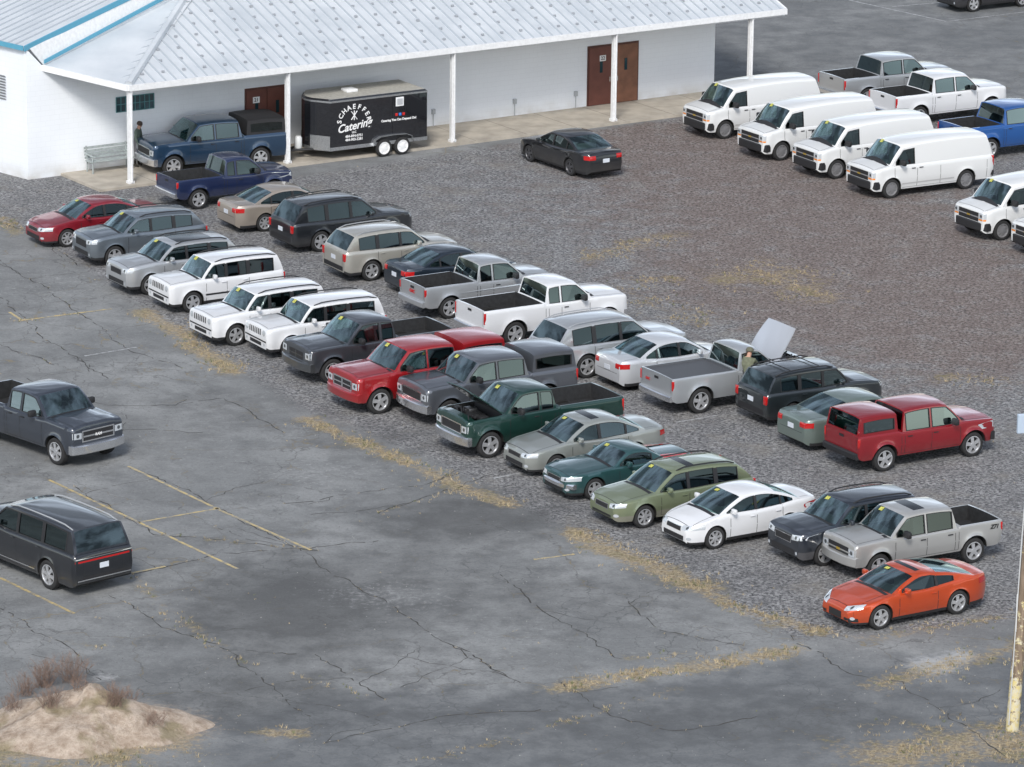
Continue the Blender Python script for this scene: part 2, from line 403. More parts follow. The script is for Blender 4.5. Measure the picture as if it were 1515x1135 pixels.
    def details(s):
        sp=s.sp; W=s.W; c=sp['cab']; X=s.X
        wy=W/2-sp.get('tw',.22)/2-.01
        for d in (s.fw,s.rw):
            for sg in (1,-1):
                wheel(s.root,X(d),sg*wy,sp['wr'],sp.get('tw',.22),sp.get('rim','alloy_5'),sg); s.pts.append(Vector((X(d),sg*(W/2-.02),0)))
        def seam(view,q,n): s.patch(None,view,q,3,.003,n)
        for d in sp.get('seams',[]):
            for vw in 'LS':
                zt=s.top(d)-.01; z0=sp['zb']+.06
                for wc in (s.fw,s.rw):
                    R=sp['wr']+sp.get('arch',.05)
                    if abs(d-wc)<R: z0=max(z0,sp['wr']+math.sqrt(R*R-(d-wc)**2)+.02)
                seam(vw,[(X(d)-.008,z0),(X(d)+.008,z0),(X(d)+.008,zt),(X(d)-.008,zt)],(1,6))
        if sp.get('seams'):
            a,b=min(sp['seams']),max(sp['seams']); bb=min(b,s.rw-sp['wr']-.08); z0=sp['zb']+.055
            for vw in 'LS': seam(vw,[(X(a),z0),(X(bb),z0),(X(bb),z0+.01),(X(a),z0+.01)],(8,1))
        hd=c['d'][0]
        if not sp.get('hoodopen') and hd>.7:
            y0=s.plan(s.s0+.4)*.80; xa=X(s.s0+.12)
            for sg in (1,-1):
                y=y0*sg; seam('T',[(xa,y-.007),(X(hd),y-.007),(X(hd),y+.007),(xa,y+.007)],(8,1))
            seam('T',[(xa-.007,-y0*.95),(xa+.007,-y0*.95),(xa+.007,y0*.95),(xa-.007,y0*.95)],(1,8))
        if sp.get('trunk'):
            y=s.plan(s.s1-.4)*.78
            for sg in (1,-1): seam('T',[(X(c['d'][3]+.05),sg*y-.006),(X(s.s1-.06),sg*y-.006),(X(s.s1-.06),sg*y+.006),(X(c['d'][3]+.05),sg*y+.006)],(4,1))
            seam('R',[(-.75,.60),(.75,.60),(.75,.612),(-.75,.612)],(8,1))
        if sp.get('gate'):
            for sg in (1,-1):
                y=sg*sp['gate']; seam('R',[(y-.006,sp['zb']+.35),(y+.006,sp['zb']+.35),(y+.006,s.top(s.s1)-.02),(y-.006,s.top(s.s1)-.02)],(1,4))
            if sp.get('bed'): s.rect("tailgate_handle",'R',-.12,.12,s.top(s.s1)-.16,s.top(s.s1)-.08,BLACK,.012)
            else: s.rect("rear_bumper_step",'R',-.7,.7,sp['zb']+.16,sp['zb']+.32,BLACK,.008)
        if hd>.6: s.rect("wiper_cowl",'T',X(hd)+.04,X(hd)+.15,-s.plan(hd)*.78,s.plan(hd)*.78,BLACK,.004,(2,10))
        for d in sp.get('handles',[]):
            for vw in 'LS':
                p,n=s.cast(vw,X(d),s.top(d)-.13)
                if p is None: continue
                g2=Geo(); g2.box(p+n*.018,(.17,.03,.028),bev=.008); g2.obj("door_handle",[sp.get('handlemat',sp['paint'])],s.root)
        md=hd+sp.get('mir',.42); k=sp.get('mirk',1.)
        for sg in (1,-1):
            ys=s.plan(md)*.93; g2=Geo(); zt=s.top(md)+.1*k
            g2.box((X(md),sg*(ys+.13*k),zt),(.11*k,.2*k,.15*k),bev=.035*k); g2.box((X(md),sg*(ys+.02),zt-.05),(.06,.12,.04),bev=.01)
            g2.obj("mirror",[sp.get('mirmat',sp['paint'])],s.root)
            for (y0,y1,z0,z1,z2,z3,mt) in sp.get('head',[]):
                s.patch("headlight",'F',[(sg*y0,z0),(sg*y1,z1),(sg*y1,z2),(sg*y0,z3)],mt,.009,(6,3))
                if mt==HEADL: ym,zm=(y0*.55+y1*.45),(z0+z1+z2+z3)/4; s.disc("headlight_bulb",'F',sg*ym,zm,min(abs(z3-z0)*.33,.06),LAMPIN,.014,12)
            for (y,z,r) in sp.get('round',[]): s.disc("headlight",'F',sg*y,z,r,HEADL,.014)
            for (y0,y1,z0,z1,mt) in sp.get('tl',[]): s.patch("tail_light",'R',[(sg*y0,z0),(sg*y1,z0),(sg*y1,z1),(sg*y0,z1)],mt,.009,(6,3))
            for (z0,z1,th) in sp.get('tlbox',[]):
                bd=bool(sp.get('bed')); th=min(th,.075) if bd else th; ln=.075 if bd else .13
                g2=Geo(); yy=s.plan(s.s1-.03)*.99; g2.box((X(s.s1-ln/2+.012),sg*(yy-th/2+.004),(z0+z1)/2),(ln,th,z1-z0),bev=.012); g2.obj("tail_light",[TAILL],s.root)
            for (y,z,r) in sp.get('fog',[]): s.disc("fog_light",'F',sg*y,z,r,HEADL,.012,10)
        for (nm,view,a0,a1,b0,b1,mt,off) in sp.get('rects',[]): s.rect(nm,view,a0,a1,b0,b1,mt,off)
        for (d0,d1,z0,z1,mt) in sp.get('sidetrim',[]):
            for vw in 'LS': s.rect("side_moulding",vw,X(d0),X(d1),z0,z1,mt,.01,(12,1))
        for b in sp.get('bars',[]): s.bar(*b)
        if sp.get('plate_r'):
            p,n=s.cast('R',0,sp['plate_r']); g2=Geo(); g2.box(p+n*.012,(.012,.30,.15)); g2.obj("license_plate",[PLATE],s.root)
        if sp.get('sticker'):
            sy=sp['sticker']; d1,d2=c['d'][:2]; xx=X(d1+(d2-d1)*.75); s.rect("price_sticker",'T',xx-.06,xx+.04,sy-.09,sy+.09,YEL,.012,(2,2))
        if sp.get('rails'):
            a,b=c['d'][1]+.1,c['d'][2]-.05
            for sg in (1,-1):
                pts=[]
                for i,t in enumerate(np.linspace(0,1,9)):
                    d=a+(b-a)*t; yy=sg*(s.yside(d,c['z'][1],c.get('tum',.25))*.9); p,n=s.cast('T',X(d),yy); pts.append(Vector((X(d),yy,p.z+(.055 if 0<i<8 else 0))))
                g2=Geo(); g2.tube(pts,.02,seg=6); g2.obj("roof_rail",[sp['rails']],s.root)
            if sp.get('crossbars'):
                for t in (.25,.75):
                    d=a+(b-a)*t; yy=s.yside(d,c['z'][1],c.get('tum',.25))*.9; p,n=s.cast('T',X(d),0)
                    g2=Geo(); g2.tube([(X(d),-yy,p.z+.05),(X(d),yy,p.z+.05)],.016,seg=6); g2.obj("roof_bar",[sp['rails']],s.root)
        d1,d2,d3,d4=c['d']; it=sp.get('int',INT_G); fl=s.top(d2)-.42
        g2=Geo(); g2.box((X(d1+.35),0,fl+.32),(.5,W*.78,.22),bev=.06); g2.obj("dashboard",[DASH],s.root)
        g2=Geo(); cc=Vector((X(d1+.72),.36,fl+.42)); g2.tube([cc+Vector((-.08*math.sin(t),.18*math.cos(t),.17*math.sin(t))) for t in np.linspace(0,2*math.pi,13)],.016,seg=5); g2.obj("steering_wheel",[DASH],s.root)
        hr=c['z'][1]-fl-.28
        for i,sd in enumerate(sp.get('seats',[(d2+d1)/2+.75])):
            for sy in ((.38,-.38) if i==0 else (0,)):
                g3=Geo(); ww=.46 if i==0 else 1.2
                g3.box((X(sd-.22),sy,fl+.12),(.5,ww,.16),bev=.05); g3.box((X(sd+.06),sy,fl+.12+hr*.33),(.14,ww,hr*.72),bev=.05)
                for hy in ((0,) if i==0 else (-.4,.4)): g3.box((X(sd+.09),sy+hy,fl+hr*.84),(.09,.26,.2),bev=.04)
                g3.obj("seat" if i==0 else "rear_seat",[it],s.root)
        if sp.get('hoodopen'):
            a=hd-.12; ln=hd-.12-s.s0-.05; hw=s.plan(s.s0+.5)*.88; an=math.radians(sp['hoodopen']); z0=s.top(a)+.06; V=[];Fs=[]
            for i in range(9):
                t=i/8; r=ln*t
                for v in np.linspace(-1,1,9):
                    k=1-.12*t**3; bu=.05*(1-v*v)+.02*math.sin(math.pi*t)
                    V.append((X(a)+r*math.cos(an)-bu*math.sin(an),v*hw*k,z0+r*math.sin(an)+bu*math.cos(an)))
            V+=[(x+.03*math.sin(an),y,z-.03*math.cos(an)) for x,y,z in V]
            for i in range(8):
                for j in range(8):
                    f=[i*9+j,i*9+j+1,(i+1)*9+j+1,(i+1)*9+j]; Fs.append(f); Fs.append([q+81 for q in f[::-1]])
            per=[j for j in range(9)]+[i*9+8 for i in range(1,9)]+[72+j for j in range(7,-1,-1)]+[i*9 for i in range(7,0,-1)]
            for i in range(len(per)): p,q=per[i],per[(i+1)%len(per)]; Fs.append([p,p+81,q+81,q])
            mk("hood",V,Fs,[sp.get('hoodmat',sp['paint'])],None,s.root)
            g3=Geo(); rr=random.Random(3); zz=sp['zb']+.5
            g3.box((X(s.s0+.75),0,zz+.12),(.6,.55,.3),bev=.05)
            for k in range(14): g3.box((X(s.s0+rr.uniform(.4,1.05)),rr.uniform(-.7,.7),zz+rr.uniform(.05,.28)),(rr.uniform(.1,.3),rr.uniform(.08,.25),rr.uniform(.08,.2)),bev=.02,mi=k%2)
            for k in range(5):
                p=Vector((X(s.s0+rr.uniform(.4,1.)),rr.uniform(-.6,.6),zz+.3)); g3.tube([p,p+Vector((.15,.1,.08)),p+Vector((.25,.3,.0))],.025,seg=6)
            g3.obj("engine",[BLACK,DALLOY],s.root)
# ---------------------------------------------------------------- specs
def base_sedan(p,**k):
    L=k.pop('L',4.8); q=L/4.8; H=k.pop('H',1.46); W=k.pop('W',1.82)
    sp=dict(L=L,W=W,wb=2.74*q,fo=.93*q,wr=.33,zb=.2,paint=p,nose=(.30,.7),tail=(.2,.6),crown=.05,tw=.205,clad=.27,
      top=[(0,.60),(.03,.68),(.12,.75),(.45*q,.83),(1.0*q,.91),(1.35*q,.96),(2.4*q,.93),(3.4*q,.97),(4.0*q,1.03),(4.5*q,1.035),(4.7*q,1.02),(4.76*q,.96),(L,.86)],
      cab=dict(d=(1.3*q,2.08*q,3.2*q,4.05*q),z=(H-.05,H,H-.05),tum=.32,win=[(1.38*q,2.42*q),(2.5*q,3.35*q),(3.4*q,3.8*q)],bow=(.14,.1),bpillar=True),
      seams=[1.48*q,2.46*q,3.42*q],handles=[2.3*q,3.25*q],trunk=True,sticker=-.3,seats=[2.3*q,3.2*q],
      head=[(.40,.85,.60,.64,.77,.72,HEADL)],
      rects=[("grille",'F',-.36,.36,.55,.69,CHROME,.006),("grille",'F',-.33,.33,.565,.675,BLACK,.011),("air_intake",'F',-.5,.5,.3,.44,BLACK,.006)],
      fog=[(.66,.38,.045)],tl=[(.48,.86,.78,.94,TAILL)],plate_r=.72,rim='alloy_7')
    sp.update(k); return sp
def base_suv(p,**k):
    L=k.pop('L',4.6); q=L/4.6; H=k.pop('H',1.70); W=k.pop('W',1.84)
    sp=dict(L=L,W=W,wb=2.65*q,fo=.90*q,wr=.365,zb=.27,paint=p,nose=(.18,.45),tail=(.1,.3),crown=.05,tw=.225,arch=.06,flare=.024,
      top=[(0,.84),(.03,.94),(.1,1.01),(.45*q,1.07),(1.1*q,1.12),(1.3*q,1.11),(2.5*q,1.08),(4.2*q,1.12),(4.5*q,1.12),(4.57*q,1.07),(L,.98)],
      cab=dict(d=(1.28*q,1.9*q,4.1*q,4.5*q),z=(H-.06,H-.02,H-.09),tum=.24,win=[(1.36*q,2.33*q),(2.41*q,3.22*q),(3.34*q,4.0*q)],bow=(.12,.05),rglass=PRIV,privd=2.41*q,bpillar=True,z4=1.11),
      seams=[1.44*q,2.37*q,3.3*q],handles=[2.2*q,3.12*q],sticker=-.3,seats=[2.25*q,3.15*q],rails=BLACK,gate=.66,
      head=[(.43,.87,.80,.86,1.0,.95,HEADL)],
      rects=[("grille",'F',-.4,.4,.70,.91,CHROME,.006),("grille",'F',-.37,.37,.72,.89,BLACK,.011),("air_intake",'F',-.55,.55,.38,.54,BLACK,.006)],
      fog=[(.68,.46,.05)],tlbox=[(.78,1.05,.16)],plate_r=.82,rim='alloy_5',clad=.38)
    sp.update(k); return sp
def base_jeep(p,**k):
    sp=base_suv(p,L=4.41,W=1.78,H=1.68,nose=(.1,.25),tail=(.06,.15),
      top=[(0,.88),(.02,.97),(.06,1.02),(.4,1.06),(1.15,1.10),(2.5,1.07),(4.3,1.09),(4.41,1.04)],clad=.42,flare=.035)
    sp['cab'].update(d=(1.25,1.70,4.18,4.37),z=(1.63,1.67,1.62),tum=.13,win=[(1.3,2.12),(2.22,2.95),(3.08,3.98)],bow=(.07,.03),z4=1.08)
    sp.update(head=[],round=[(.60,.88,.095)],seams=[1.38,2.17,3.02],handles=[2.05,2.88],gate=.62,fog=[(.62,.5,.05)],
      rects=[("grille",'F',-.44+.125*i,-.44+.125*i+.065,.77,.97,BLACK,.008) for i in range(7)]+[("air_intake",'F',-.4,.4,.42,.54,BLACK,.006),("bumper_trim",'F',-.75,.75,.58,.63,BLACK,.006)],
      tlbox=[(.8,1.02,.12)],sidetrim=[(1.35,3.1,.55,.61,BLACK)])
    sp.update(k); return sp
def base_truck(p,kind='crew',**k):
    L=k.pop('L',5.8); W=k.pop('W',2.0); H=k.pop('H',1.92); zt=k.pop('belt',1.25); wr=k.pop('wr',.41)
    c1=k.pop('cowl',1.55); ce={'crew':c1+2.32,'ext':c1+1.8}[kind]; ce=k.pop('cabend',ce)
    bedz=k.pop('bedz',zt+.05); bl=L-.12
    win={'crew':[(c1+.08,c1+1.12),(c1+1.22,ce-.18)],'ext':[(c1+.08,c1+1.15),(c1+1.25,ce-.15)]}[kind]
    sp=dict(L=L,W=W,wb=L*.615,fo=.95,wr=wr,zb=.43,paint=p,nose=(.08,.25),tail=(.03,.2),crown=.025,tw=.26,arch=.08,flare=.035,s0=.14,s1=bl,bulge=.035,
      top=[(.14,zt-.14),(.16,zt-.07),(.22,zt-.03),(.6,zt),(c1-.1,zt+.03),(c1+.1,zt+.01),(c1+.5,zt-.02),(ce,zt),(ce+.02,zt-.01),(ce+.07,bedz),(bl,bedz)],
      cab=dict(d=(c1-.02,c1+.56,ce-.16,ce-.03),z=(H-.04,H,H-.04),tum=.2,win=win,bow=(.10,.03),privd=c1+1.18,rglass=PRIV,z4=zt-.01),
      bed=(ce+.1,bl-.06,.82),seams=[c1+.1,win[0][1]+.05,ce-.1,ce+.02],handles=[c1+1.03]+([ce-.28] if kind=='crew' else []),sticker=-.35,
      seats=[c1+1.15,ce-.33],mirk=1.35,mirmat=BLACK,handlemat=BLACK,
      head=[(.62,.94,.84,.86,1.07,1.05,HEADL)],gate=W/2*.86,
      rects=[("grille",'F',-.60,.60,.77,1.09,CHROME,.008),("grille",'F',-.55,.55,.81,1.05,BLACK,.014),("bumper_insert",'F',-.6,.6,.5,.6,BLACK,.006)],
      tlbox=[(.86,bedz-.06,.07)],
      bars=[("bumper",True,.45,.73,W/2*.98,.16,k.pop('bump',CHROME),L/2,.14),("bumper",False,.48,.68,W/2*.93,.14,k.pop('rbump',CHROME),-L/2,.04)],rim='alloy_5')
    sp.update(k); return sp
def base_van(p):
    L=5.69; W=2.01
    return dict(L=L,W=W,wb=3.43,fo=.93,wr=.37,zb=.32,paint=p,nose=(.13,.4),tail=(.05,.3),crown=.05,tw=.24,arch=.07,flare=.02,s0=.1,s1=L-.06,
      top=[(.1,1.02),(.13,1.09),(.22,1.13),(.6,1.20),(.9,1.25),(1.2,1.22),(5.63,1.22)],
      cab=dict(d=(.9,1.47,5.35,5.6),z=(1.98,2.08,2.02),tum=.12,win=[(1.05,1.98)],bow=(.18,.03),drop=.11,sill=.03,inset=.09,rglass=PRIV,z4=1.22,cvx=.04),
      seams=[1.05,2.08,3.15,5.3],handles=[1.9,2.25],sticker=-.35,seats=[1.85],mirk=1.5,mirmat=BLACK,handlemat=BLACK,
      head=[(.62,.93,.85,.85,1.05,1.05,HEADL),(.62,.93,.78,.78,.84,.84,AMBER)],
      rects=[("grille",'F',-.6,.6,.72,1.05,BLACK,.008),("grille_bar",'F',-.6,.6,.865,.905,plain("grey_bar",(.35,.35,.36),.4,.4),.016),("badge",'F',-.1,.1,.855,.915,GOLD,.022)],
      tlbox=[(.8,1.2,.08)],bars=[("bumper",True,.40,.70,W/2*.98,.2,BLACK,L/2,.2),("bumper",False,.42,.62,W/2*.95,.14,BLACK,-L/2,.03)],
      sidetrim=[(1.4,4.0,.5,.55,plain("van_moulding",(.45,.45,.45),.5))],rim='steel_8')
WHITE=paint("white_paint",(.68,.69,.71),0.,.3,.10)
SILV=paint("silver_paint",(.46,.475,.49),.55,.3,.12)
VANW=paint("van_white",(.69,.70,.70),0.,.35,.08)
GA="cars parked side by side in the sales lot"; GV="white cargo vans parked in a row"
def place(veh,anchor,px,py,hd):
    h=math.radians(hd); R=Matrix.Rotation(h,3,'Z'); P=[R@p for p in veh.pts]
    pos=site(px,py); pos.z=0
    for it in range(8):
        pr=[proj(pos+p) for p in P]; xs=[a[0] for a in pr]; ys=[a[1] for a in pr]
        eu=px-(min(xs) if anchor=='L' else max(xs)); ev=py-max(ys); sc=(py+1331)*.963/HC
        pos=pos+Vector((eu/sc,-ev/(sc*.27),0))
    veh.root.location=pos; veh.root.rotation_euler=(0,0,h)
def V_(name,sp,label,cat,a,px,py,hd,group=GA):
    v=Veh(name,sp,label,cat,group); place(v,a,px,py,hd); return v
A=211; B=31
def dup(root):
    ch={}
    for o in bpy.data.objects:
        if o.parent: ch.setdefault(o.parent,[]).append(o)
    n=root.copy(); COL.objects.link(n)
    def rec(o,q):
        for c in ch.get(o,[]):
            k=c.copy(); COL.objects.link(k); k.parent=q; rec(c,k)
    rec(root,n); return n
def dupplace(v,a,px,py,hd):
    n=dup(v.root); w_=Veh.__new__(Veh); w_.pts=v.pts; w_.root=n; place(w_,a,px,py,hd); return n
# ---- front row
V_("parked_car",base_sedan(paint("dark_red",(.28,.012,.025),.45),L=4.8),"dark red sedan at the row end near the porch","car",'L',38,366,A)
sp=base_suv(paint("steel_grey",(.17,.20,.23),.6),L=4.54,H=1.67); sp['rects'][0]=("grille",'F',-.42,.42,.66,.90,BLACK,.006)
V_("parked_car",sp,"steel grey compact crossover beside the red sedan","car",'L',107,394,A-1)
sp=base_suv(SILV,L=4.52,H=1.68); sp['cab']['sun']=(7,8,9,10,11)
V_("parked_car",sp,"silver crossover with roof rails and glass roof","car",'L',157,437,A+1)
j=V_("parked_car",base_jeep(WHITE),"boxy white suv with slotted grille and black roof rails","car",'L',219,463,A)
dupplace(j,'L',280,512,A+1); dupplace(j,'L',362,530,A-1)
GP=paint("graphite",(.06,.066,.078),.5)
sp=base_truck(GP,'ext',L=5.6,H=1.86,belt=1.19,bump=paint("graphite_bumper",(.07,.075,.08),.5))
sp['rects']=[("grille",'F',-.45,.45,.76,1.02,BLACK,.008),("grille_bar",'F',-.45,.45,.87,.90,GP,.014),("grille_bar",'F',-.03,.03,.76,1.02,GP,.016)]
V_("pickup_truck",sp,"graphite pickup truck with crosshair grille","pickup truck",'L',417,568,A)
def cap(d0,d1,**k):
    c=dict(name="truck_cap",d=(d0,d0+.06,d1-.1,d1),z=(1.88,1.91,1.87),z1=1.30,z4=1.29,tum=.08,win=[(d0+.15,d1-.2)],bow=(.02,.02),nows=True,rglass=PRIV,privd=0,sill=.1,inset=.12); c.update(k); return c
RED=paint("bright_red",(.36,.010,.015),.4)
sp=base_truck(RED,'crew',L=5.8,H=1.92,bump=RED); sp['cap']=cap(3.98,5.64)
sp['rects']=[("grille",'F',-.58,.58,.74,1.09,CHROME,.008),("grille",'F',-.51,.51,.79,1.04,BLACK,.014),("grille_bar",'F',-.52,.52,.89,.93,CHROME,.02),("grille_bar",'F',-.04,.04,.76,1.06,CHROME,.022)]
V_("pickup_truck",sp,"red crew cab pickup with matching red bed cap","pickup truck",'L',484,613,A+1)
sp=base_truck(paint("storm_grey",(.12,.13,.15),.55),'crew',L=5.75,H=1.9,rim='alloy_6'); sp['cap']=cap(3.98,5.6)
V_("pickup_truck",sp,"grey crew cab pickup with bed cap, chrome grille","pickup truck",'L',586,630,A)
sp=base_truck(paint("forest_green",(.010,.048,.038),.45),'ext',L=5.85,H=1.9,hoodopen=36)
V_("pickup_truck",sp,"dark green pickup with its hood propped open","pickup truck",'L',644,678,A)
sp=base_sedan(paint("light_sage_silver",(.35,.37,.35),.5),L=4.85,W=1.86,H=1.49); sp['cab']['sun']=(8,9)
V_("parked_car",sp,"silver sedan beside the green pickup","car",'L',745,705,A-1)
sp=base_sedan(paint("teal_green",(.025,.085,.09),.4),L=4.6,W=1.79,H=1.3,rim='alloy_5')
sp['top']=[(0,.6),(.03,.72),(.1,.78),(.5,.82),(1.5,.88),(2.4,.86),(3.4,.88),(4.4,.86),(4.55,.8),(4.6,.7)]
sp['cab'].update(d=(1.62,2.15,2.85,3.4),z=(1.26,1.29,1.24),win=[(1.7,2.9)]); sp['seats']=[2.6]; sp['seams']=[1.75,2.98]; sp['handles']=[2.85]
sp['bars']=[("bumper",True,.40,.55,.86,.12,CHROME,2.36,.2),("bumper",False,.40,.55,.84,.12,CHROME,-2.34,.12)]
V_("parked_car",sp,"muted teal two-door classic roadster with chrome bumpers","car",'L',803,740,A)
sp=base_suv(paint("sage_green",(.20,.235,.14),.4),L=4.8,W=1.77,H=1.58,cladmat=paint("tan_cladding",(.22,.22,.17),.2),clad=.45,rim='alloy_7',wr=.345,nose=(.28,.65))
sp['top']=[(0,.64),(.03,.74),(.12,.80),(.5,.88),(1.3,.97),(2.5,.95),(4.4,1.0),(4.7,.99),(4.8,.9)]
sp['cab'].update(d=(1.32,2.05,4.2,4.68),z=(1.51,1.55,1.47),z4=1.0,sun=(8,)); sp['head']=[(.42,.82,.64,.70,.82,.77,HEADL)]
sp['rects']=[("grille",'F',-.34,.34,.58,.74,CHROME,.006),("grille",'F',-.31,.31,.6,.72,BLACK,.011),("air_intake",'F',-.5,.5,.32,.44,BLACK,.006)]; sp['tlbox']=[(.74,.95,.2)]
V_("parked_car",sp,"sage green station wagon with tan lower cladding","car",'L',873,782,A)
sp=base_sedan(WHITE,L=4.49,W=1.75,H=1.45); q=4.49/4.8
sp['top']=[(0,.57),(.03,.65),(.12,.72),(.4,.82),(.9,.93),(1.2*q,.97),(2.4*q,.94),(3.4*q,.98),(4.0*q,1.05),(4.5*q,1.06),(4.7*q,1.03),(4.49,.86)]
sp['cab']['d']=(1.02,1.9,2.95,3.85)
V_("parked_car",sp,"white compact sedan parked on the gravel edge","car",'L',979,813,A+1)
sp=base_suv(paint("black_blue",(.022,.028,.04),.4),L=4.5,W=1.78,H=1.70,clad=.5,cladmat=plain("grey_cladding",(.06,.06,.065),.6),nose=(.14,.3))
V_("parked_car",sp,"black compact suv with grey lower cladding","car",'L',1136,838,A)
TAN=paint("pewter",(.44,.44,.43),.45)
sp=base_truck(TAN,'crew',L=5.26,W=1.76,H=1.74,belt=1.11,wr=.375,cowl=1.38,bump=TAN,tw=.23,cabend=3.62); sp['cab']['sun']=(8,9)
sp['rects']=[("grille",'F',-.5,.5,.66,.96,BLACK,.008),("grille_bar",'F',-.56,.56,.80,.84,TAN,.016),("badge",'F',-.09,.09,.785,.855,GOLD,.022)]
sp['head']=[(.5,.82,.74,.74,.94,.94,HEADL)]; sp['bed']=(3.74,5.08,.72)
v=V_("pickup_truck",sp,"pewter crew cab pickup with decal on its bed side","pickup truck",'L',1215,858,A-1)
p,n=v.cast('L',v.X(4.85),1.0); textmesh("Z71",.17,BLACK,p+n*.015,(-1,0,0),(0,0,1),v.root,bold=.006,shear=.3)
sp=base_sedan(paint("sunset_orange",(.60,.065,.006),.45),L=4.58,W=1.83,H=1.36,wr=.345,rim='alloy_5',tw=.225,nose=(.36,.8),tail=(.25,.7))
sp['top']=[(0,.52),(.03,.58),(.15,.65),(.5,.77),(1.0,.86),(1.35,.9),(2.4,.88),(3.2,.95),(3.7,1.02),(4.3,1.03),(4.5,1.0),(4.58,.85)]
sp['cab'].update(d=(1.28,2.15,2.75,4.1),z=(1.30,1.335,1.30),win=[(1.38,2.75),(2.82,3.35)],sun=(8,9),tum=.38); sp['seats']=[2.4]; sp['seams']=[1.5,2.8]; sp['handles']=[2.65]
sp['head']=[(.4,.80,.55,.64,.76,.66,HEADL)]; sp['rects']=[("grille",'F',-.28,.28,.3,.5,BLACK,.006),("air_intake",'F',-.75,-.4,.28,.38,BLACK,.006),("air_intake",'F',.4,.75,.28,.38,BLACK,.006)]
V_("parked_car",sp,"orange two-door sports coupe on cracked pavement edge","car",'L',1217,932,A+1)
# ---- second row
sp=base_truck(paint("navy_blue",(.014,.026,.085),.4),'ext',L=5.1,W=1.78,H=1.74,belt=1.11,wr=.375,cowl=1.3,tw=.23,sticker=None,cabend=3.0); sp['bed']=(3.12,4.9,.72)
V_("pickup_truck",sp,"navy blue small pickup parked tail-out by the porch","pickup truck",'L',229,310,B)
V_("parked_car",base_sedan(paint("champagne",(.38,.33,.28),.45),L=4.81,sticker=None),"champagne sedan beside the black suv","car",'L',321,343,B)
sp=base_suv(paint("black_paint",(.018,.021,.026),.35),L=5.0,W=1.9,H=1.80,sticker=None,wr=.38)
V_("parked_car",sp,"black suv with roof rails and red tail lights","car",'L',398,373,B+1)
sp=base_suv(paint("beige_gold",(.45,.435,.39),.45),L=4.58,W=1.85,H=1.72,sticker=None,rails=SILV,clad=.42)
V_("parked_car",sp,"beige crossover with silver roof rails","car",'L',477,416,B-1)
V_("parked_car",base_sedan(paint("midnight",(.012,.022,.036),.4),L=4.6,sticker=None),"midnight blue sedan tucked beside silver pickup","car",'L',568,438,B)
sp=base_truck(SILV,'ext',L=5.3,W=1.8,H=1.76,belt=1.12,wr=.375,cowl=1.3,tw=.23,cabend=3.12,rbump=SILV,sticker=None); sp['bed']=(3.24,5.12,.75)
v=V_("pickup_truck",sp,"silver extended cab pickup with empty black bed","pickup truck",'L',589,472,B)
p,n=v.cast('R',0,.9); textmesh("GMC",.16,REDT,p+n*.012,(0,-1,0),(0,0,1),v.root,bold=.006)
V_("pickup_truck",base_truck(WHITE,'ext',L=5.85,W=2.0,H=1.89,sticker=None),"white extended cab pickup with black bed liner","pickup truck",'L',671,512,B)
sp=base_suv(SILV,L=5.1,W=1.98,H=1.80,sticker=None,rails=SILV,wr=.39,clad=.4)
V_("parked_car",sp,"large silver suv with roof rails","car",'L',780,560,B)
V_("parked_car",base_sedan(paint("pale_silver",(.58,.60,.63),.3),L=4.6,H=1.48,sticker=None),"pale silver compact sedan beside the large suv","car",'L',880,577,B+1)
sp=base_truck(paint("old_silver",(.40,.42,.44),.4),'ext',L=5.55,W=1.95,H=1.82,belt=1.18,hoodopen=55,cabend=2.95,sticker=None,hoodmat=paint("grey_hood",(.46,.48,.52),.3))
sp['bed']=(3.1,5.38,1.17); sp['bedmat']=plain("tonneau",(.07,.075,.085),.7); sp['cab']['win']=[(1.63,2.75)]; sp['seats']=[2.5]
v=V_("pickup_truck",sp,"older silver pickup with bed cover and raised hood","pickup truck",'L',945,612,B)
p,n=v.cast('R',.5,.95); textmesh("GMC",.12,REDT,p+n*.012,(0,-1,0),(0,0,1),v.root,bold=.004)
sp=base_suv(paint("jet_black",(.018,.024,.028),.35),L=4.45,W=1.82,H=1.72,sticker=None,nose=(.12,.3),tail=(.06,.2),crossbars=True); sp['cab'].update(tum=.14,d=(1.25,1.75,4.05,4.32))
V_("parked_car",sp,"black boxy suv with roof rack","car",'L',1088,630,B)
V_("parked_car",base_sedan(paint("grey_green",(.17,.22,.20),.45),L=4.9,W=1.85,sticker=None),"grey-green sedan beside the ruby red pickup","car",'L',1150,665,B)
sp=base_truck(paint("ruby_red",(.30,.008,.016),.45),'crew',L=5.34,W=1.87,H=1.82,belt=1.14,wr=.39,cowl=1.35,tw=.24,bump=BLACK,rbump=BLACK,cabend=3.62,sticker=None)
sp['bed']=(3.75,5.15,.8); sp['cap']=cap(3.76,5.2,z=(1.78,1.81,1.77),z1=1.2,z4=1.19)
V_("pickup_truck",sp,"ruby red crew cab pickup with matching bed cap","pickup truck",'R',1472,698,B)
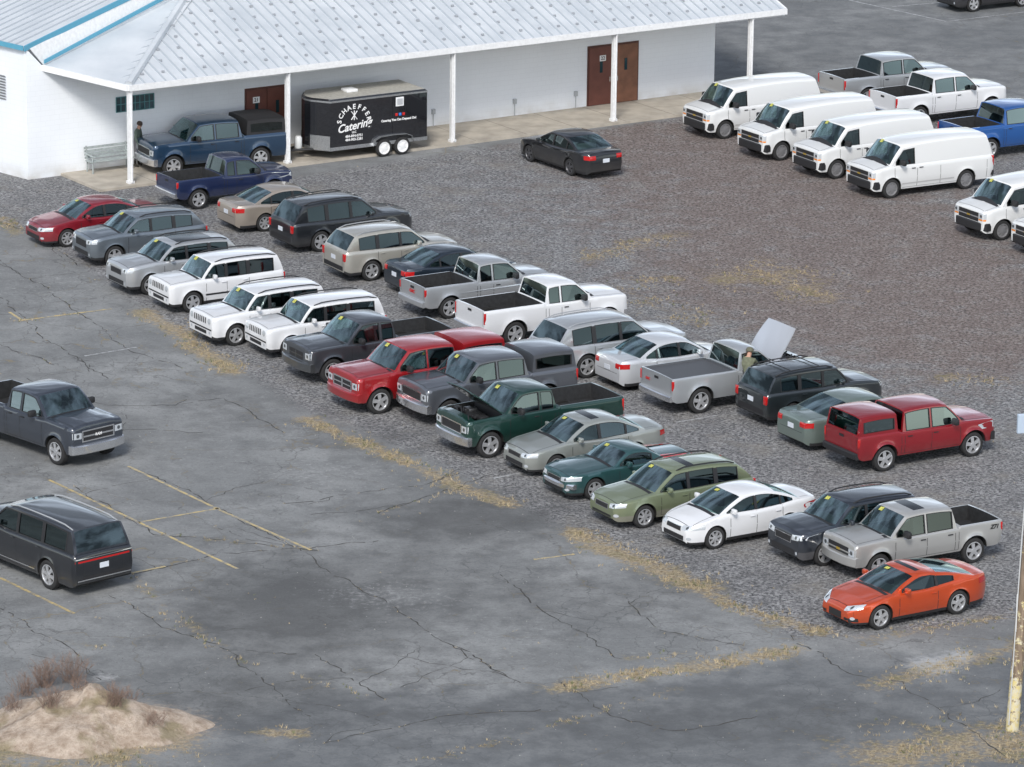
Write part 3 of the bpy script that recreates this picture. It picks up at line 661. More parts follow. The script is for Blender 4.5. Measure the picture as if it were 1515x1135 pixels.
# ---- porch group and singles
GS="cars standing apart from the rows"
sp=base_truck(paint("deep_blue",(.016,.048,.10),.5),'crew',L=5.9,W=2.05,H=1.97,belt=1.29,rim='alloy_6',sticker=None); sp['cap']=cap(4.02,5.74,paint=BLACK,z=(1.92,1.95,1.9),z1=1.35,z4=1.33)
V_("pickup_truck",sp,"deep blue pickup with black cap under the porch","pickup truck",'L',198,262,207,GS)
V_("parked_car",base_sedan(paint("gloss_black",(.012,.013,.016),.3),L=4.89,W=1.85,H=1.46,sticker=None,rim='dark_5'),"glossy black sedan alone in the gravel yard","car",'R',920,260,124,GS)
sp=base_truck(paint("slate_blue",(.05,.06,.08),.5),'crew',L=5.7,W=2.06,H=1.96,belt=1.31,wr=.42,cowl=1.5,cabend=3.4,rim='alloy_6',sticker=None); sp['head']=[(.64,.96,.92,.94,1.13,1.11,HEADL)]
sp['rects']=[("grille",'F',-.62,.62,.80,1.16,CHROME,.008),("grille",'F',-.57,.57,.84,1.12,BLACK,.014),("grille_bar",'F',-.57,.57,.95,1.0,CHROME,.018),("bumper_insert",'F',-.6,.6,.5,.6,BLACK,.006)]
v=V_("pickup_truck",sp,"slate pickup with open bed and chrome grille","pickup truck",'R',184,688,-46,GS)
p,n=v.cast('F',0,.975); textmesh("RAM",.12,WHITET,p+n*.03,(0,1,0),(0,0,1),v.root,bold=.004)
sp=base_suv(paint("piano_black",(.012,.014,.019),.3),L=5.6,W=2.03,H=1.96,wr=.42,sticker=None,rails=ALLOY,rim='alloy_6',clad=.3,zb=.3,nose=(.08,.25),tail=(.05,.18))
sp['top']=[(0,1.0),(.03,1.1),(.12,1.18),(.5,1.25),(1.5,1.29),(2.5,1.24),(5.2,1.26),(5.5,1.26),(5.57,1.2),(5.6,1.1)]
sp['cab'].update(z4=1.25,z=(1.90,1.94,1.89),tum=.17,d=(1.5,2.15,5.25,5.52),win=[(1.6,2.75),(2.85,3.95),(4.08,5.1)],privd=2.8); sp['seams']=[1.7,2.8,4.02]; sp['handles']=[2.65,3.85]
sp['tlbox']=[]; sp['tl']=[(.0,.96,1.03,1.08,TAILL)]; sp['sidetrim']=[(1.4,4.4,.42,.45,CHROME)]; sp['plate_r']=.85; sp['rects']+=[("rear_trim",'R',-.9,.9,.5,.53,CHROME,.02),("rear_trim",'R',-.94,.94,1.12,1.14,CHROME,.01)]
V_("parked_car",sp,"long black luxury suv with full-width tail light","car",'R',196,872,131,GS)
v=V_("cargo_van",base_van(VANW),"white full-size cargo van with black bumper and grille","van",'L',1010,206,A,GV)
for (px,py,hh) in ((1091,238,A+1),(1172,265,A),(1252,294,A-1),(1412,356,A),(1496,384,A)): dupplace(v,'L',px,py,hh)
GT="pickup trucks parked behind the vans"
V_("pickup_truck",base_truck(SILV,'crew',L=5.8,sticker=None),"silver crew cab pickup parked behind the vans","pickup truck",'R',1412,160,B,GT)
V_("pickup_truck",base_truck(WHITE,'crew',L=5.8,sticker=None),"white crew cab pickup parked behind the vans","pickup truck",'R',1490,187,B,GT)
V_("pickup_truck",base_truck(paint("vivid_blue",(.01,.10,.36),.4),'crew',L=5.8,H=1.97,belt=1.28,sticker=None),"bright blue crew cab pickup behind the vans","pickup truck",'L',1385,236,B,GT)
V_("parked_car",base_suv(paint("far_black",(.02,.02,.025),.3),L=4.8,H=1.75,sticker=None),"dark suv standing on the far asphalt","car",'L',1385,18,A,GS)
# ---------------------------------------------------------------- ground sheet
def ext(a,b,st,far): 
    m=list(np.arange(a,b+1e-6,st)); o=[3,8,20,50,120,300,800,far]; return np.array([a-e for e in o[::-1]]+m+[b+e for e in o])
gx=ext(-32,32,.25,3000); gy=ext(-42,76,.25,3500)
GX,GY=np.meshgrid(gx,gy); P2=np.stack([GX.ravel(),GY.ravel()],1); nx,ny=len(gx),len(gy)
def wpts(l): return [np.array(site(u,v)[:2]) for u,v in l]
def segd(p,a,b):
    ab=b-a; t=np.clip(((p-a)@ab)/(ab@ab+1e-9),0,1); return np.hypot(*(p-(a+t[:,None]*ab)).T)
def dline(l,p=P2):
    w_=wpts(l); return np.min([segd(p,w_[i],w_[i+1]) for i in range(len(w_)-1)],axis=0)
def dpoly(l):
    w_=wpts(l); n=len(w_); d=np.min([segd(P2,w_[i],w_[(i+1)%n]) for i in range(n)],axis=0); ins=np.zeros(len(P2),bool)
    for i in range(n):
        a,b=w_[i],w_[(i+1)%n]; c_=((a[1]>P2[:,1])!=(b[1]>P2[:,1])); ins^=c_&(P2[:,0]<(b[0]-a[0])*(P2[:,1]-a[1])/(b[1]-a[1]+1e-12)+a[0])
    return np.where(ins,-d,d)
def blob(u,v,rx,ry):
    c=site(u,v); return np.exp(-(((P2[:,0]-c.x)/rx)**2+((P2[:,1]-c.y)/ry)**2))
grav=np.clip(.5-dpoly([(-60,250),(90,262),(440,262),(1015,172),(1060,150),(1300,150),(1700,170),(1700,900),(1300,935),(1180,945),(1040,880),(850,790),(640,680),(440,600),(370,555),(220,460),(60,350),(-60,310)])/1.6,0,1)
red=np.clip(1.0*blob(1250,350,8,8)+1.0*blob(1000,205,6,4)+.9*blob(1420,500,6,8)+.8*blob(1130,260,7,7)+.7*blob(1120,420,5,5)+.8*blob(1330,440,5,6)+.2*blob(800,300,8,8),0,1)
GL=[([(215,462),(262,490),(300,520),(345,550)],.6,1.),([(450,618),(520,650),(600,682),(690,725),(760,748)],.5,.95),([(850,788),(900,815),(960,835),(1040,872)],.7,1.),([(1040,872),(1090,900),(1150,915),(1215,935)],.5,.85),([(830,1018),(930,1000),(1050,985),(1180,960)],.55,.95),([(1300,1015),(1400,985),(1515,955)],.7,.75),([(1140,925),(1300,945),(1400,925),(1515,910)],.4,.6),([(870,380),(930,365),(990,350)],.9,.6),([(1080,412),(1140,405),(1210,440)],1.6,.65),([(1120,385),(1180,400)],.9,.55),([(1400,560),(1480,565)],.8,.55),([(985,470),(1010,475)],.6,.5),([(0,322),(28,345)],.5,.7),([(880,430),(1000,410)],.9,.5),([(940,440),(1060,480)],1.2,.4),([(195,848),(240,900),(330,960)],.3,.55),([(620,1130),(1000,1020)],.3,.4),([(920,975),(1090,965)],.4,.45),([(1320,1120),(1560,1090)],1.8,.9),([(0,1115),(120,1125),(260,1095)],1.3,.85),([(400,1085),(440,1085)],.5,.9),([(20,475),(165,458)],.2,.5),([(80,950),(150,960)],.4,.4),([(560,760),(700,720)],.15,.4),([(330,970),(560,1035)],.2,.45),([(240,790),(470,815)],.15,.4)]
grs=np.zeros(len(P2))
for l,wd,st in GL: grs=np.maximum(grs,st*np.exp(-(dline(l)/wd)**2))
stn=np.clip(blob(700,765,3.2,2.8)*1.+blob(420,900,3.6,5)*1.+blob(560,650,3,3)*.5+blob(330,600,3,4)*.35+blob(1000,870,3,3)*.5+blob(60,700,3,3)*.35+blob(900,1080,8,3)*.4+blob(300,1040,6,2.5)*.5+blob(1250,1040,7,3)*.3+.4*blob(740,880,4,4),0,1)
pal=np.clip(blob(1378,985,.8,.9)+.8*blob(1425,970,.45,.6)+.7*blob(155,1003,.5,.4)+.4*blob(560,880,3,2)+.3*blob(760,950,3,3)+.35*blob(90,420,4,4)+.35*blob(480,700,4,3),0,1)
snd=np.clip(blob(130,1075,3.4,2.2)*1.2,0,1)
drk=np.clip(.5-dpoly([(280,1060),(500,1010),(830,1015),(1200,965),(1700,960),(1700,1250),(280,1250)])/2.5,0,1)*.75+np.clip(.5-dpoly([(1060,150),(1700,150),(1700,-400),(700,-400)])/2,0,1)*.6
me=bpy.data.meshes.new("ground"); me.vertices.add(nx*ny); me.vertices.foreach_set('co',np.column_stack([P2,np.zeros(len(P2))]).ravel())
ii=np.arange(nx-1)[None,:]+nx*np.arange(ny-1)[:,None]; q4=np.stack([ii,ii+1,ii+nx+1,ii+nx],-1).reshape(-1,4)
me.loops.add(q4.size); me.loops.foreach_set('vertex_index',q4.ravel()); me.polygons.add(len(q4)); me.polygons.foreach_set('loop_start',np.arange(len(q4))*4); me.update(calc_edges=True)
for nm,ar in (('gravel',grav),('redg',red),('grass',grs),('stain',stn),('pale',pal),('sand',snd),('dark',drk)):
    at=me.attributes.new(nm,'FLOAT','POINT'); at.data.foreach_set('value',ar.astype(np.float32))
m,N,Lk,b=newmat("ground_surface"); me.materials.append(m)
gr=bpy.data.objects.new("ground",me); COL.objects.link(gr); gr["kind"]="structure"
tc=N.new('ShaderNodeTexCoord')
def nz(sc,det=6,rough=.55,vec=None):
    x=N.new('ShaderNodeTexNoise'); x.inputs['Scale'].default_value=sc; x.inputs['Detail'].default_value=det; x.inputs['Roughness'].default_value=rough; Lk.new(vec or tc.outputs['Object'],x.inputs['Vector']); return x.outputs['Fac']
def mr(x,a,b_,c=0.,d=1.):
    r=N.new('ShaderNodeMapRange'); r.inputs[1].default_value=a; r.inputs[2].default_value=b_; r.inputs[3].default_value=c; r.inputs[4].default_value=d; Lk.new(x,r.inputs[0]); return r.outputs[0]
def mth(op,x,y):
    r=N.new('ShaderNodeMath'); r.operation=op
    for i,q_ in enumerate((x,y)):
        if isinstance(q_,(int,float)): r.inputs[i].default_value=q_
        else: Lk.new(q_,r.inputs[i])
    return r.outputs[0]
def att(n): r=N.new('ShaderNodeAttribute'); r.attribute_name=n; return r.outputs['Fac']
def mixc(f,a,b_):
    r=N.new('ShaderNodeMix'); r.data_type='RGBA'
    if isinstance(f,(int,float)): r.inputs[0].default_value=f
    else: Lk.new(f,r.inputs[0])
    for i,q_ in ((6,a),(7,b_)):
        if isinstance(q_,tuple): r.inputs[i].default_value=(*q_,1)
        else: Lk.new(q_,r.inputs[i])
    return r.outputs[2]
n1=nz(.2,6,.6); n2=nz(.9,7,.62); n3=nz(5,5,.75); n4=nz(16,2,.8); n5=nz(9,3,.8); nb2=nz(.5,8,.7)
vo=N.new('ShaderNodeTexVoronoi'); vo.inputs['Scale'].default_value=15; Lk.new(tc.outputs['Object'],vo.inputs['Vector']); sxv=N.new('ShaderNodeSeparateColor'); Lk.new(vo.outputs['Color'],sxv.inputs[0]); vr=sxv.outputs[0]
asp=mixc(mr(n1,.35,.65),(.17,.177,.18),(.27,.277,.277)); asp=mixc(mr(n2,.45,.66,0,.65),asp,(.14,.145,.148)); asp=mixc(mr(nb2,.5,.64,0,.45),asp,(.125,.128,.13)); asp=mixc(mr(n5,.5,.66,0,.45),asp,(.11,.112,.115))
asp=mixc(mr(n3,.56,.72,0,.45),asp,(.33,.332,.325)); asp=mixc(mr(n4,.58,.7,0,.3),asp,(.38,.385,.38))
dv=N.new('ShaderNodeVectorMath'); dv.operation='ADD'; nn_=N.new('ShaderNodeTexNoise'); nn_.inputs['Scale'].default_value=1.5; nn_.inputs['Detail'].default_value=5; Lk.new(tc.outputs['Object'],nn_.inputs['Vector'])
sc_=N.new('ShaderNodeVectorMath'); sc_.operation='SCALE'; sc_.inputs['Scale'].default_value=.9; Lk.new(nn_.outputs['Color'],sc_.inputs[0]); Lk.new(tc.outputs['Object'],dv.inputs[0]); Lk.new(sc_.outputs[0],dv.inputs[1])
def crk(scale,wd,lo,hi,seed):
    v_=N.new('ShaderNodeTexVoronoi'); v_.feature='DISTANCE_TO_EDGE'; v_.inputs['Scale'].default_value=scale; Lk.new(dv.outputs[0],v_.inputs['Vector'])
    return mth('MULTIPLY',mr(v_.outputs['Distance'],0,wd,1,0),mr(nz(seed,3),lo,hi))
ck1=crk(.25,.007,.38,.55,.11)
ck=mth('MAXIMUM',mth('MULTIPLY',ck1,.8),mth('MULTIPLY',crk(1.1,.028,.50,.60,.17),.8))
asp=mixc(mth('MULTIPLY',ck,.7),asp,(.055,.055,.055))
asp=mixc(mth('MULTIPLY',mth('MULTIPLY',ck1,mr(n2,.5,.6)),.8),asp,(.30,.24,.13))
asp=mixc(mth('MULTIPLY',mr(mth('ADD',att('dark'),mr(n2,.2,.8,-.3,.3)),.3,.8),.6),asp,(.10,.108,.118))
gv_=mixc(mr(n5,.42,.58),(.075,.076,.08),(.29,.29,.295)); gv_=mixc(mr(vr,.6,1,0,.6),gv_,(.42,.42,.42)); gv_=mixc(mr(vr,.35,0,0,.7),gv_,(.045,.045,.047)); gv_=mixc(mr(n2,.42,.65,0,.45),gv_,(.13,.13,.135)); gv_=mixc(mr(nb2,.52,.66,0,.5),gv_,(.23,.215,.19))
rg=mixc(mr(n5,.42,.58),(.075,.060,.056),(.26,.215,.195)); rg=mixc(mr(vr,.65,1,0,.5),rg,(.36,.33,.31)); rg=mixc(mr(vr,.3,0,0,.6),rg,(.05,.04,.038)); rg=mixc(mr(n2,.44,.66,0,.4),rg,(.13,.10,.095))
gv_=mixc(mr(mth('ADD',att('redg'),mth('ADD',mr(n2,.25,.75,-.55,.5),mr(n3,.3,.7,-.3,.25))),.25,.9,0,.9),gv_,rg)
colr=mixc(mr(mth('ADD',att('gravel'),mth('MULTIPLY',mr(n3,.3,.7,-.4,.4),.8)),.35,.65),asp,gv_)
colr=mixc(mth('MULTIPLY',mr(mth('ADD',att('stain'),mr(n2,.2,.8,-.3,.3)),.2,.9),.66),colr,(.065,.066,.068))
colr=mixc(mr(mth('ADD',att('pale'),mr(n3,.2,.8,-.35,.35)),.35,.8,0,.7),colr,(.44,.445,.45))
gn=mth('ADD',mr(n3,.3,.7,-.6,.35),mr(n2,.3,.7,-.5,.3))
gcol=mixc(mr(n5,.4,.6),(.19,.14,.08),(.44,.36,.23)); gcol=mixc(mr(n2,.52,.68,0,.6),gcol,(.15,.15,.07))
colr=mixc(mr(mth('ADD',att('grass'),gn),.25,.75,0,.8),colr,gcol)
colr=mixc(mr(mth('ADD',att('sand'),mr(n3,.2,.8,-.3,.3)),.45,.8,0,.8),colr,(.36,.29,.22))
Lk.new(colr,b.inputs['Base Color']); b.inputs['Roughness'].default_value=.85; b.inputs['Specular IOR Level'].default_value=.2
bp=N.new('ShaderNodeBump'); bp.inputs['Strength'].default_value=.8; bp.inputs['Distance'].default_value=.04
Lk.new(mth('MULTIPLY',mth('ADD',n5,mth('MULTIPLY',vr,.3)),mr(att('gravel'),0,1,.2,1.)),bp.inputs['Height']); Lk.new(bp.outputs[0],b.inputs['Normal'])
# ---------------------------------------------------------------- cracks, painted lines
def ribbon(g,pts,wd,z,jit=0,step=.2,rr=random):
    P=[]
    for a,c in zip(pts[:-1],pts[1:]):
        a=Vector(a);c=Vector(c); n=max(1,int((c-a).length/step))
        for i in range(n): P.append(a.lerp(c,i/n))
    P.append(Vector(pts[-1])); off=0
    for i in range(1,len(P)-1):
        off=off*.75+rr.uniform(-jit,jit); t=(P[min(i+1,len(P)-1)]-P[i-1]); P[i]=P[i]+Vector((-t.y,t.x,0)).normalized()*off
    o=len(g.v)
    for i,p in enumerate(P):
        t=P[min(i+1,len(P)-1)]-P[max(i-1,0)]; nn=Vector((-t.y,t.x,0)).normalized(); w2=wd*(rr.uniform(.2,1.3) if jit else 1)/2
        g.v+=[Vector((p.x,p.y,z))+nn*w2,Vector((p.x,p.y,z))-nn*w2]
    for i in range(len(P)-1):
        if jit and rr.random()<.12: continue
        g.f.append([o+2*i,o+2*i+1,o+2*i+3,o+2*i+2]); g.m.append(0)
    return P
g=Geo(); crl=[[(0,385),(60,420),(130,470),(190,520),(270,545)],[(0,330),(60,345),(120,395)],[(190,690),(300,735),(400,790),(500,850),(620,920),(760,1010)],[(110,720),(230,790),(330,800),(470,815)],[(160,880),(250,930),(330,960),(390,1010),(460,1060)],[(330,960),(460,970),(570,1035)],[(670,955),(720,985),(770,1010)],[(420,745),(640,715),(680,700)],[(560,760),(760,690),(800,700)],[(250,600),(330,590),(420,640)],[(740,850),(830,920),(920,975)],[(0,900),(100,960),(150,1010)],[(195,850),(330,820),(460,812),(560,800)],[(1170,940),(1260,1000),(1330,1010),(1400,1060),(1515,1130)],[(830,1010),(900,1060),(1000,1080),(1120,1060)],[(480,1100),(640,1060),(800,1050)],[(100,640),(190,635),(300,640)],[(40,560),(160,600),(250,600)],[(930,890),(980,930),(1100,955)],[(0,440),(70,500),(160,560)],[(0,510),(80,540)]]
CRK=[]
for l in crl: CRK.append(ribbon(g,[site(u,v) for u,v in l],.045,.004,.09))
for k in range(30):
    P=CRK[k%len(CRK)]; p=random.choice(P); an=math.radians(random.choice([-58,32,122,212])+random.uniform(-35,35)); L_=random.uniform(1,3.5); d=Vector((math.cos(an),math.sin(an),0))
    ribbon(g,[p,p+d*L_*.5+Vector((random.uniform(-.3,.3),random.uniform(-.3,.3),0)),p+d*L_],.027,.004,.08)
g.obj("pavement_crack",[plain("crack_dark",(.06,.058,.055),.95,noise=.4)],smooth=False)["kind"]="structure"
m,N,Lk,b=newmat("worn_yellow_paint"); tc=N.new('ShaderNodeTexCoord'); LINEY=m
Lk.new(mixc(mr(nz(4,6,.75),.40,.58),(.21,.205,.19),(.52,.40,.17)),b.inputs['Base Color'])
m,N,Lk,b=newmat("worn_white_paint"); tc=N.new('ShaderNodeTexCoord'); LINEW=m
Lk.new(mixc(mr(nz(5,6,.7),.42,.6),(.19,.19,.19),(.42,.43,.44)),b.inputs['Base Color'])
for i,(l,mt) in enumerate([([(72,710),(352,842)],LINEY),([(190,690),(330,757),(460,814)],LINEY),([(205,773),(325,752)],LINEY),([(0,855),(110,908)],LINEY),([(34,474),(165,457)],LINEY),([(14,462),(34,475)],LINEY),([(195,848),(245,838)],LINEY),([(790,828),(850,820)],LINEY),([(125,527),(202,514)],LINEW),([(1255,0),(1400,32)],LINEW),([(1320,10),(1390,4)],LINEW),([(1400,32),(1515,18)],LINEW),([(1000,625),(1060,615)],LINEW),([(730,708),(770,700)],LINEW)]):
    g=Geo(); ribbon(g,[site(u,v) for u,v in l],.10,.0055); o=g.obj("road_marking",[mt],smooth=False); o["kind"]="structure"
# ---------------------------------------------------------------- dry grass and weeds
g=Geo(); rr=random.Random(5)
def tuft(p,h,n=6,sp_=.05):
    mi=1 if rr.random()<.15 else 0
    for k in range(n):
        a=rr.uniform(0,6.28); b0=p+Vector((math.cos(a),math.sin(a),0))*rr.uniform(0,sp_); tip=b0+Vector((rr.uniform(-.6,.6)*h,rr.uniform(-.6,.6)*h,h*rr.uniform(.5,1.))); s_=Vector((-math.sin(a),math.cos(a),0))*.009
        g.v+=[b0-s_,b0+s_,tip]; o=len(g.v); g.f.append([o-3,o-2,o-1]); g.m.append(mi)
for l,wd,st in GL:
    w_=[site(u,v) for u,v in l]
    for a,c in zip(w_[:-1],w_[1:]):
        for k in range(int((c-a).length*wd*st*110)+3):
            p=a.lerp(c,rr.random()); t=(c-a).normalized(); p=p+Vector((-t.y,t.x,0))*rr.gauss(0,wd*.6); p.z=0
            if mn.noise(Vector((p.x*.9,p.y*.9,1)))+.5*mn.noise(Vector((p.x*3,p.y*3,5)))<rr.uniform(-.2,.25): continue
            tuft(p,rr.uniform(.03,.12)*(1.2 if st>.8 else 1),6,.07)
for P in CRK:
    for p in P:
        if rr.random()<.2 and mn.noise(Vector((p.x*.3,p.y*.3,9)))>-.1: tuft(Vector((p.x,p.y,0)),rr.uniform(.02,.06),5,.08)
for k in range(900):
    u,v=rr.uniform(-30,1545),rr.uniform(240,1150); p=site(u,v); p.z=0
    if mn.noise(Vector((p.x*.25,p.y*.25,2)))>.1: tuft(p,rr.uniform(.015,.05),5,.06)
o=g.obj("dry_grass",[plain("straw",(.43,.35,.22),.8,noise=.5,nscale=3),plain("weed_green",(.16,.18,.08),.8,noise=.4)],smooth=False); o["kind"]="stuff"
# loose stones
g=Geo()
for k in range(2600):
    u,v=rr.uniform(-30,1545),rr.uniform(180,1150); p=site(u,v); p.z=0
    r_=rr.uniform(.012,.026); a=rr.uniform(0,6)
    o=len(g.v); g.v+=[p+Vector((math.cos(a+i*2.1)*r_,math.sin(a+i*2.1)*r_,0)) for i in range(3)]+[p+Vector((0,0,r_*.7))]
    mi=rr.choice((0,1,1))
    for f in ((0,1,3),(1,2,3),(2,0,3)): g.f.append([o+i for i in f]); g.m.append(mi)
o=g.obj("gravel",[plain("stone_light",(.32,.32,.31),.9),plain("stone_dark",(.11,.11,.11),.9)],smooth=False); o["kind"]="stuff"
# sand mound
c0=site(122,1078); g=Geo(); nr,na=30,72; MX,MY=2.9,2.0
def mh(x,y):
    r=math.hypot(x/MX,y/MY); return max(0,.95*(1-r**1.5))*(1+.45*mn.noise(Vector((x*.8,y*.8,3))))+.16*mn.fractal(Vector((x*1.8,y*1.8,0)),1,2,5)*max(0,1.1-r)-.03
for i in range(nr):
    for k in range(na):
        r=i/(nr-1)*1.06; th=2*math.pi*k/na; wob=1+.12*math.sin(3*th+1)+.07*math.sin(7*th); x=MX*r*wob*math.cos(th); y=MY*r*wob*math.sin(th); g.v.append(c0+Vector((x,y,mh(x/wob,y/wob) if i<nr-1 else -.05)))
for i in range(nr-1):
    for k in range(na): g.f.append([i*na+k,i*na+(k+1)%na,(i+1)*na+(k+1)%na,(i+1)*na+k]); g.m.append(0)
m,N,Lk,b=newmat("sand_dirt"); tc=N.new('ShaderNodeTexCoord'); b.inputs['Roughness'].default_value=.95
sc1=mixc(mr(nz(3,8,.7),.35,.65),(.28,.21,.155),(.55,.46,.38)); sc1=mixc(mr(nz(10,5,.8),.56,.7,0,.6),sc1,(.18,.13,.09)); sc1=mixc(mr(nz(.9,4),.54,.64,0,.65),sc1,(.20,.17,.085)); Lk.new(sc1,b.inputs['Base Color'])
bp=N.new('ShaderNodeBump'); bp.inputs['Strength'].default_value=.9; bp.inputs['Distance'].default_value=.1; Lk.new(nz(6,6,.75),bp.inputs['Height']); Lk.new(bp.outputs[0],b.inputs['Normal'])
o=g.obj("sand_pile",[m],sharp=80); tag(o,"low mound of pale sandy dirt on the asphalt","dirt pile")
def shrub(u,v,h,n,label):
    p=site(u,v); x,y=p.x-c0.x,p.y-c0.y; p.z=max(0,mh(x,y)) if math.hypot(x/MX,y/MY)<1 else 0
    g=Geo()
    for k in range(n):
        a=rr.uniform(0,6.28); sp_=rr.uniform(.1,1.1); d=Vector((math.cos(a)*sp_,math.sin(a)*sp_,1)).normalized(); q=Vector((rr.uniform(-.2,.2),rr.uniform(-.2,.2),0)); pts=[q]; L_=h*rr.uniform(.5,1)
        for i in range(3): q=q+d*L_/3; d=(d+Vector((rr.uniform(-.3,.3),rr.uniform(-.3,.3),.05))).normalized(); pts.append(q)
        g.tube(pts,.005,seg=3,r2=.0015)
        for j in range(7):
            b0=pts[rr.randint(1,2)].lerp(pts[3],rr.random()); d2=(d+Vector((rr.uniform(-.9,.9),rr.uniform(-.9,.9),rr.uniform(-.2,.5)))).normalized(); g.tube([b0,b0+d2*L_*.25],.003,seg=3,r2=.001)
    o=g.obj("dry_shrub",[plain("twig",(.27,.19,.15),.9,noise=.4)],loc=p); tag(o,label,"shrub","bare shrubs around the dirt mound")
for (u,v,h,n) in ((65,1015,.8,90),(105,1008,.8,80),(35,1028,.6,60),(170,1085,.6,80),(75,1085,.6,70),(120,1072,.4,40),(230,1090,.4,45),(20,1075,.45,50),(190,1050,.4,40)): shrub(u,v,h,n,"bare reddish brown shrub on the dirt mound")
# ---------------------------------------------------------------- building
W0=site(42,266); W1=site(1056,137); ax=(W1-W0).normalized(); nb=Vector((-ax.y,ax.x,0)); Z=Vector((0,0,1)); LW=(W1-W0).length; RZ=math.atan2(ax.y,ax.x)
def wp(u,v,off=0.):
    d=ray(u,v); o=W0-nb*off; t=(o-CP).dot(nb)/d.dot(nb); return CP+d*t
def sc(p): return (p-W0).dot(ax)
m,N,Lk,b=newmat("white_block_wall"); tc=N.new('ShaderNodeTexCoord'); WALL=m
mp=N.new('ShaderNodeMapping'); mp.inputs['Rotation'].default_value=(0,0,-RZ); Lk.new(tc.outputs['Object'],mp.inputs[0])
sx=N.new('ShaderNodeSeparateXYZ'); Lk.new(mp.outputs[0],sx.inputs[0]); cb=N.new('ShaderNodeCombineXYZ'); Lk.new(mth('ADD',sx.outputs['X'],sx.outputs['Y']),cb.inputs[0]); Lk.new(sx.outputs['Z'],cb.inputs[1])
br=N.new('ShaderNodeTexBrick'); br.inputs['Scale'].default_value=1; br.inputs['Brick Width'].default_value=.4; br.inputs['Row Height'].default_value=.2; br.inputs['Mortar Size'].default_value=.006; Lk.new(cb.outputs[0],br.inputs['Vector'])
wc_=mixc(mr(nz(.7,6),.35,.7,0,.4),(.80,.83,.87),(.70,.73,.77)); wc_=mixc(mth('MULTIPLY',br.outputs['Fac'],.2),wc_,(.5,.52,.55)); wc_=mixc(mth('MULTIPLY',mr(sx.outputs['Z'],.6,0,0,1),mr(nz(1.5,5),.35,.65,.1,.7)),wc_,(.48,.46,.42)); Lk.new(wc_,b.inputs['Base Color'])
bp=N.new('ShaderNodeBump'); bp.inputs['Strength'].default_value=.25; bp.inputs['Distance'].default_value=.01; bp.invert=True; Lk.new(br.outputs['Fac'],bp.inputs['Height']); Lk.new(bp.outputs[0],b.inputs['Normal']); b.inputs['Roughness'].default_value=.7
m,N,Lk,b=newmat("metal_roof"); tc=N.new('ShaderNodeTexCoord'); ROOF=m
Lk.new(mixc(mr(nz(.5,7,.6),.35,.7),(.62,.65,.68),(.48,.52,.56)),b.inputs['Base Color']); b.inputs['Roughness'].default_value=.45; b.inputs['Metallic'].default_value=.1
RIBD=plain("roof_rib",(.40,.44,.48),.5); GUARD=plain("snow_guard",(.32,.34,.37),.5)
TRIM=plain("white_trim",(.76,.77,.78),.5,noise=.1); BLUET=plain("blue_trim",(.10,.34,.48),.5); CONC=plain("concrete_slab",(.42,.38,.32),.85,noise=.25,nscale=1.5,bump=.2); DOORM=plain("brown_door",(.15,.055,.04),.5,noise=.15,nscale=3); DOORL=plain("faded_brown_door",(.22,.10,.06),.6,noise=.25,nscale=3); WGL=plain("dark_window",(.02,.05,.06),.1,0,1)
bld=empty("market_building",W0,0,"long white block building with ribbed metal porch roof","building")
def bp_(g,name,mats,**k):
    o=g.obj(name,mats,bld,**k); o.location=-W0; return o
E1=wp(44,72); C=wp(65,97)
g=Geo(); zt=4.45; g.prism([W0,W0+ax*LW,W0+ax*LW+Z*zt,W0+ax*sc(wp(120,100))+Z*zt,W0+ax*sc(C)+Z*(C.z-.08),W0+Z*E1.z],nb*.3); bp_(g,"wall",[WALL],smooth=False)
en=(site(0,255)-site(42,266)).normalized()
g=Geo(); g.prism([W0-ax*.002,W0+en*16-ax*.002,W0+en*16+Z*E1.z,W0+Z*E1.z],ax*.3+nb*.31); bp_(g,"wall",[WALL],smooth=False)
g=Geo(); g.prism([W1+nb*.3,W1+nb*13,W1+nb*13+Z*zt,W1+nb*.3+Z*zt],-ax*.3); bp_(g,"wall",[WALL],smooth=False)
P1=site(193,275); dpost=(P1-W0).dot(-nb); s1=sc(P1); ps=[s1]+[sc(site(u,v)) for u,v in ((431,247),(685,219),(924,188),(1129,163))]
def onp(s_,off=0.): q_=W0+ax*s_-nb*(dpost+off); return Vector((q_.x,q_.y,0))
ze=0
for z_ in np.linspace(3,5,41):
    if proj(onp(s1,.12)+Z*z_)[1]>125: ze=z_
Acor=onp(s1-.1,.14)+Z*ze
sl0=sc(site(95,262)); g=Geo(); g.prism([onp(sl0,.35),onp(sc(W1)+3.5,.35),W0+ax*(LW+3.5),W0+ax*sl0],Z*.1)
for k in range(1,14): s_=sl0+k*2.4; g.prism([onp(s_,.345)+Z*.1,onp(s_+.02,.345)+Z*.1,W0+ax*(s_+.02)+Z*.1,W0+ax*s_+Z*.1],Z*.003,1)
o=g.obj("pavement",[CONC,plain("slab_joint",(.16,.15,.13),.9)],smooth=False); o["kind"]="structure"
for s_ in ps:
    g=Geo(); p=onp(s_); g.box(p+Z*(ze/2),(.16,.16,ze-.1),rz=RZ); g.box(p+Z*.15,(.24,.24,.1),rz=RZ); g.tube([p-nb*.14+Z*.15,p-nb*.14+Z*(ze-.35),p-nb*.18+Z*(ze-.15)],.045,seg=6); bp_(g,"post",[TRIM],smooth=False)
pit=.35; TH=.08
Bend=None
for L_ in np.linspace(20,45,501):
    if proj(Acor+ax*L_)[0]<1163: Bend=L_
def rf(s_,t,dz=0): return Acor+ax*s_+nb*t+Z*(pit*t+dz)
def lf(s_,t,dz=0): return Acor+ax*s_+nb*t+Z*(pit*s_+dz)
T_=13
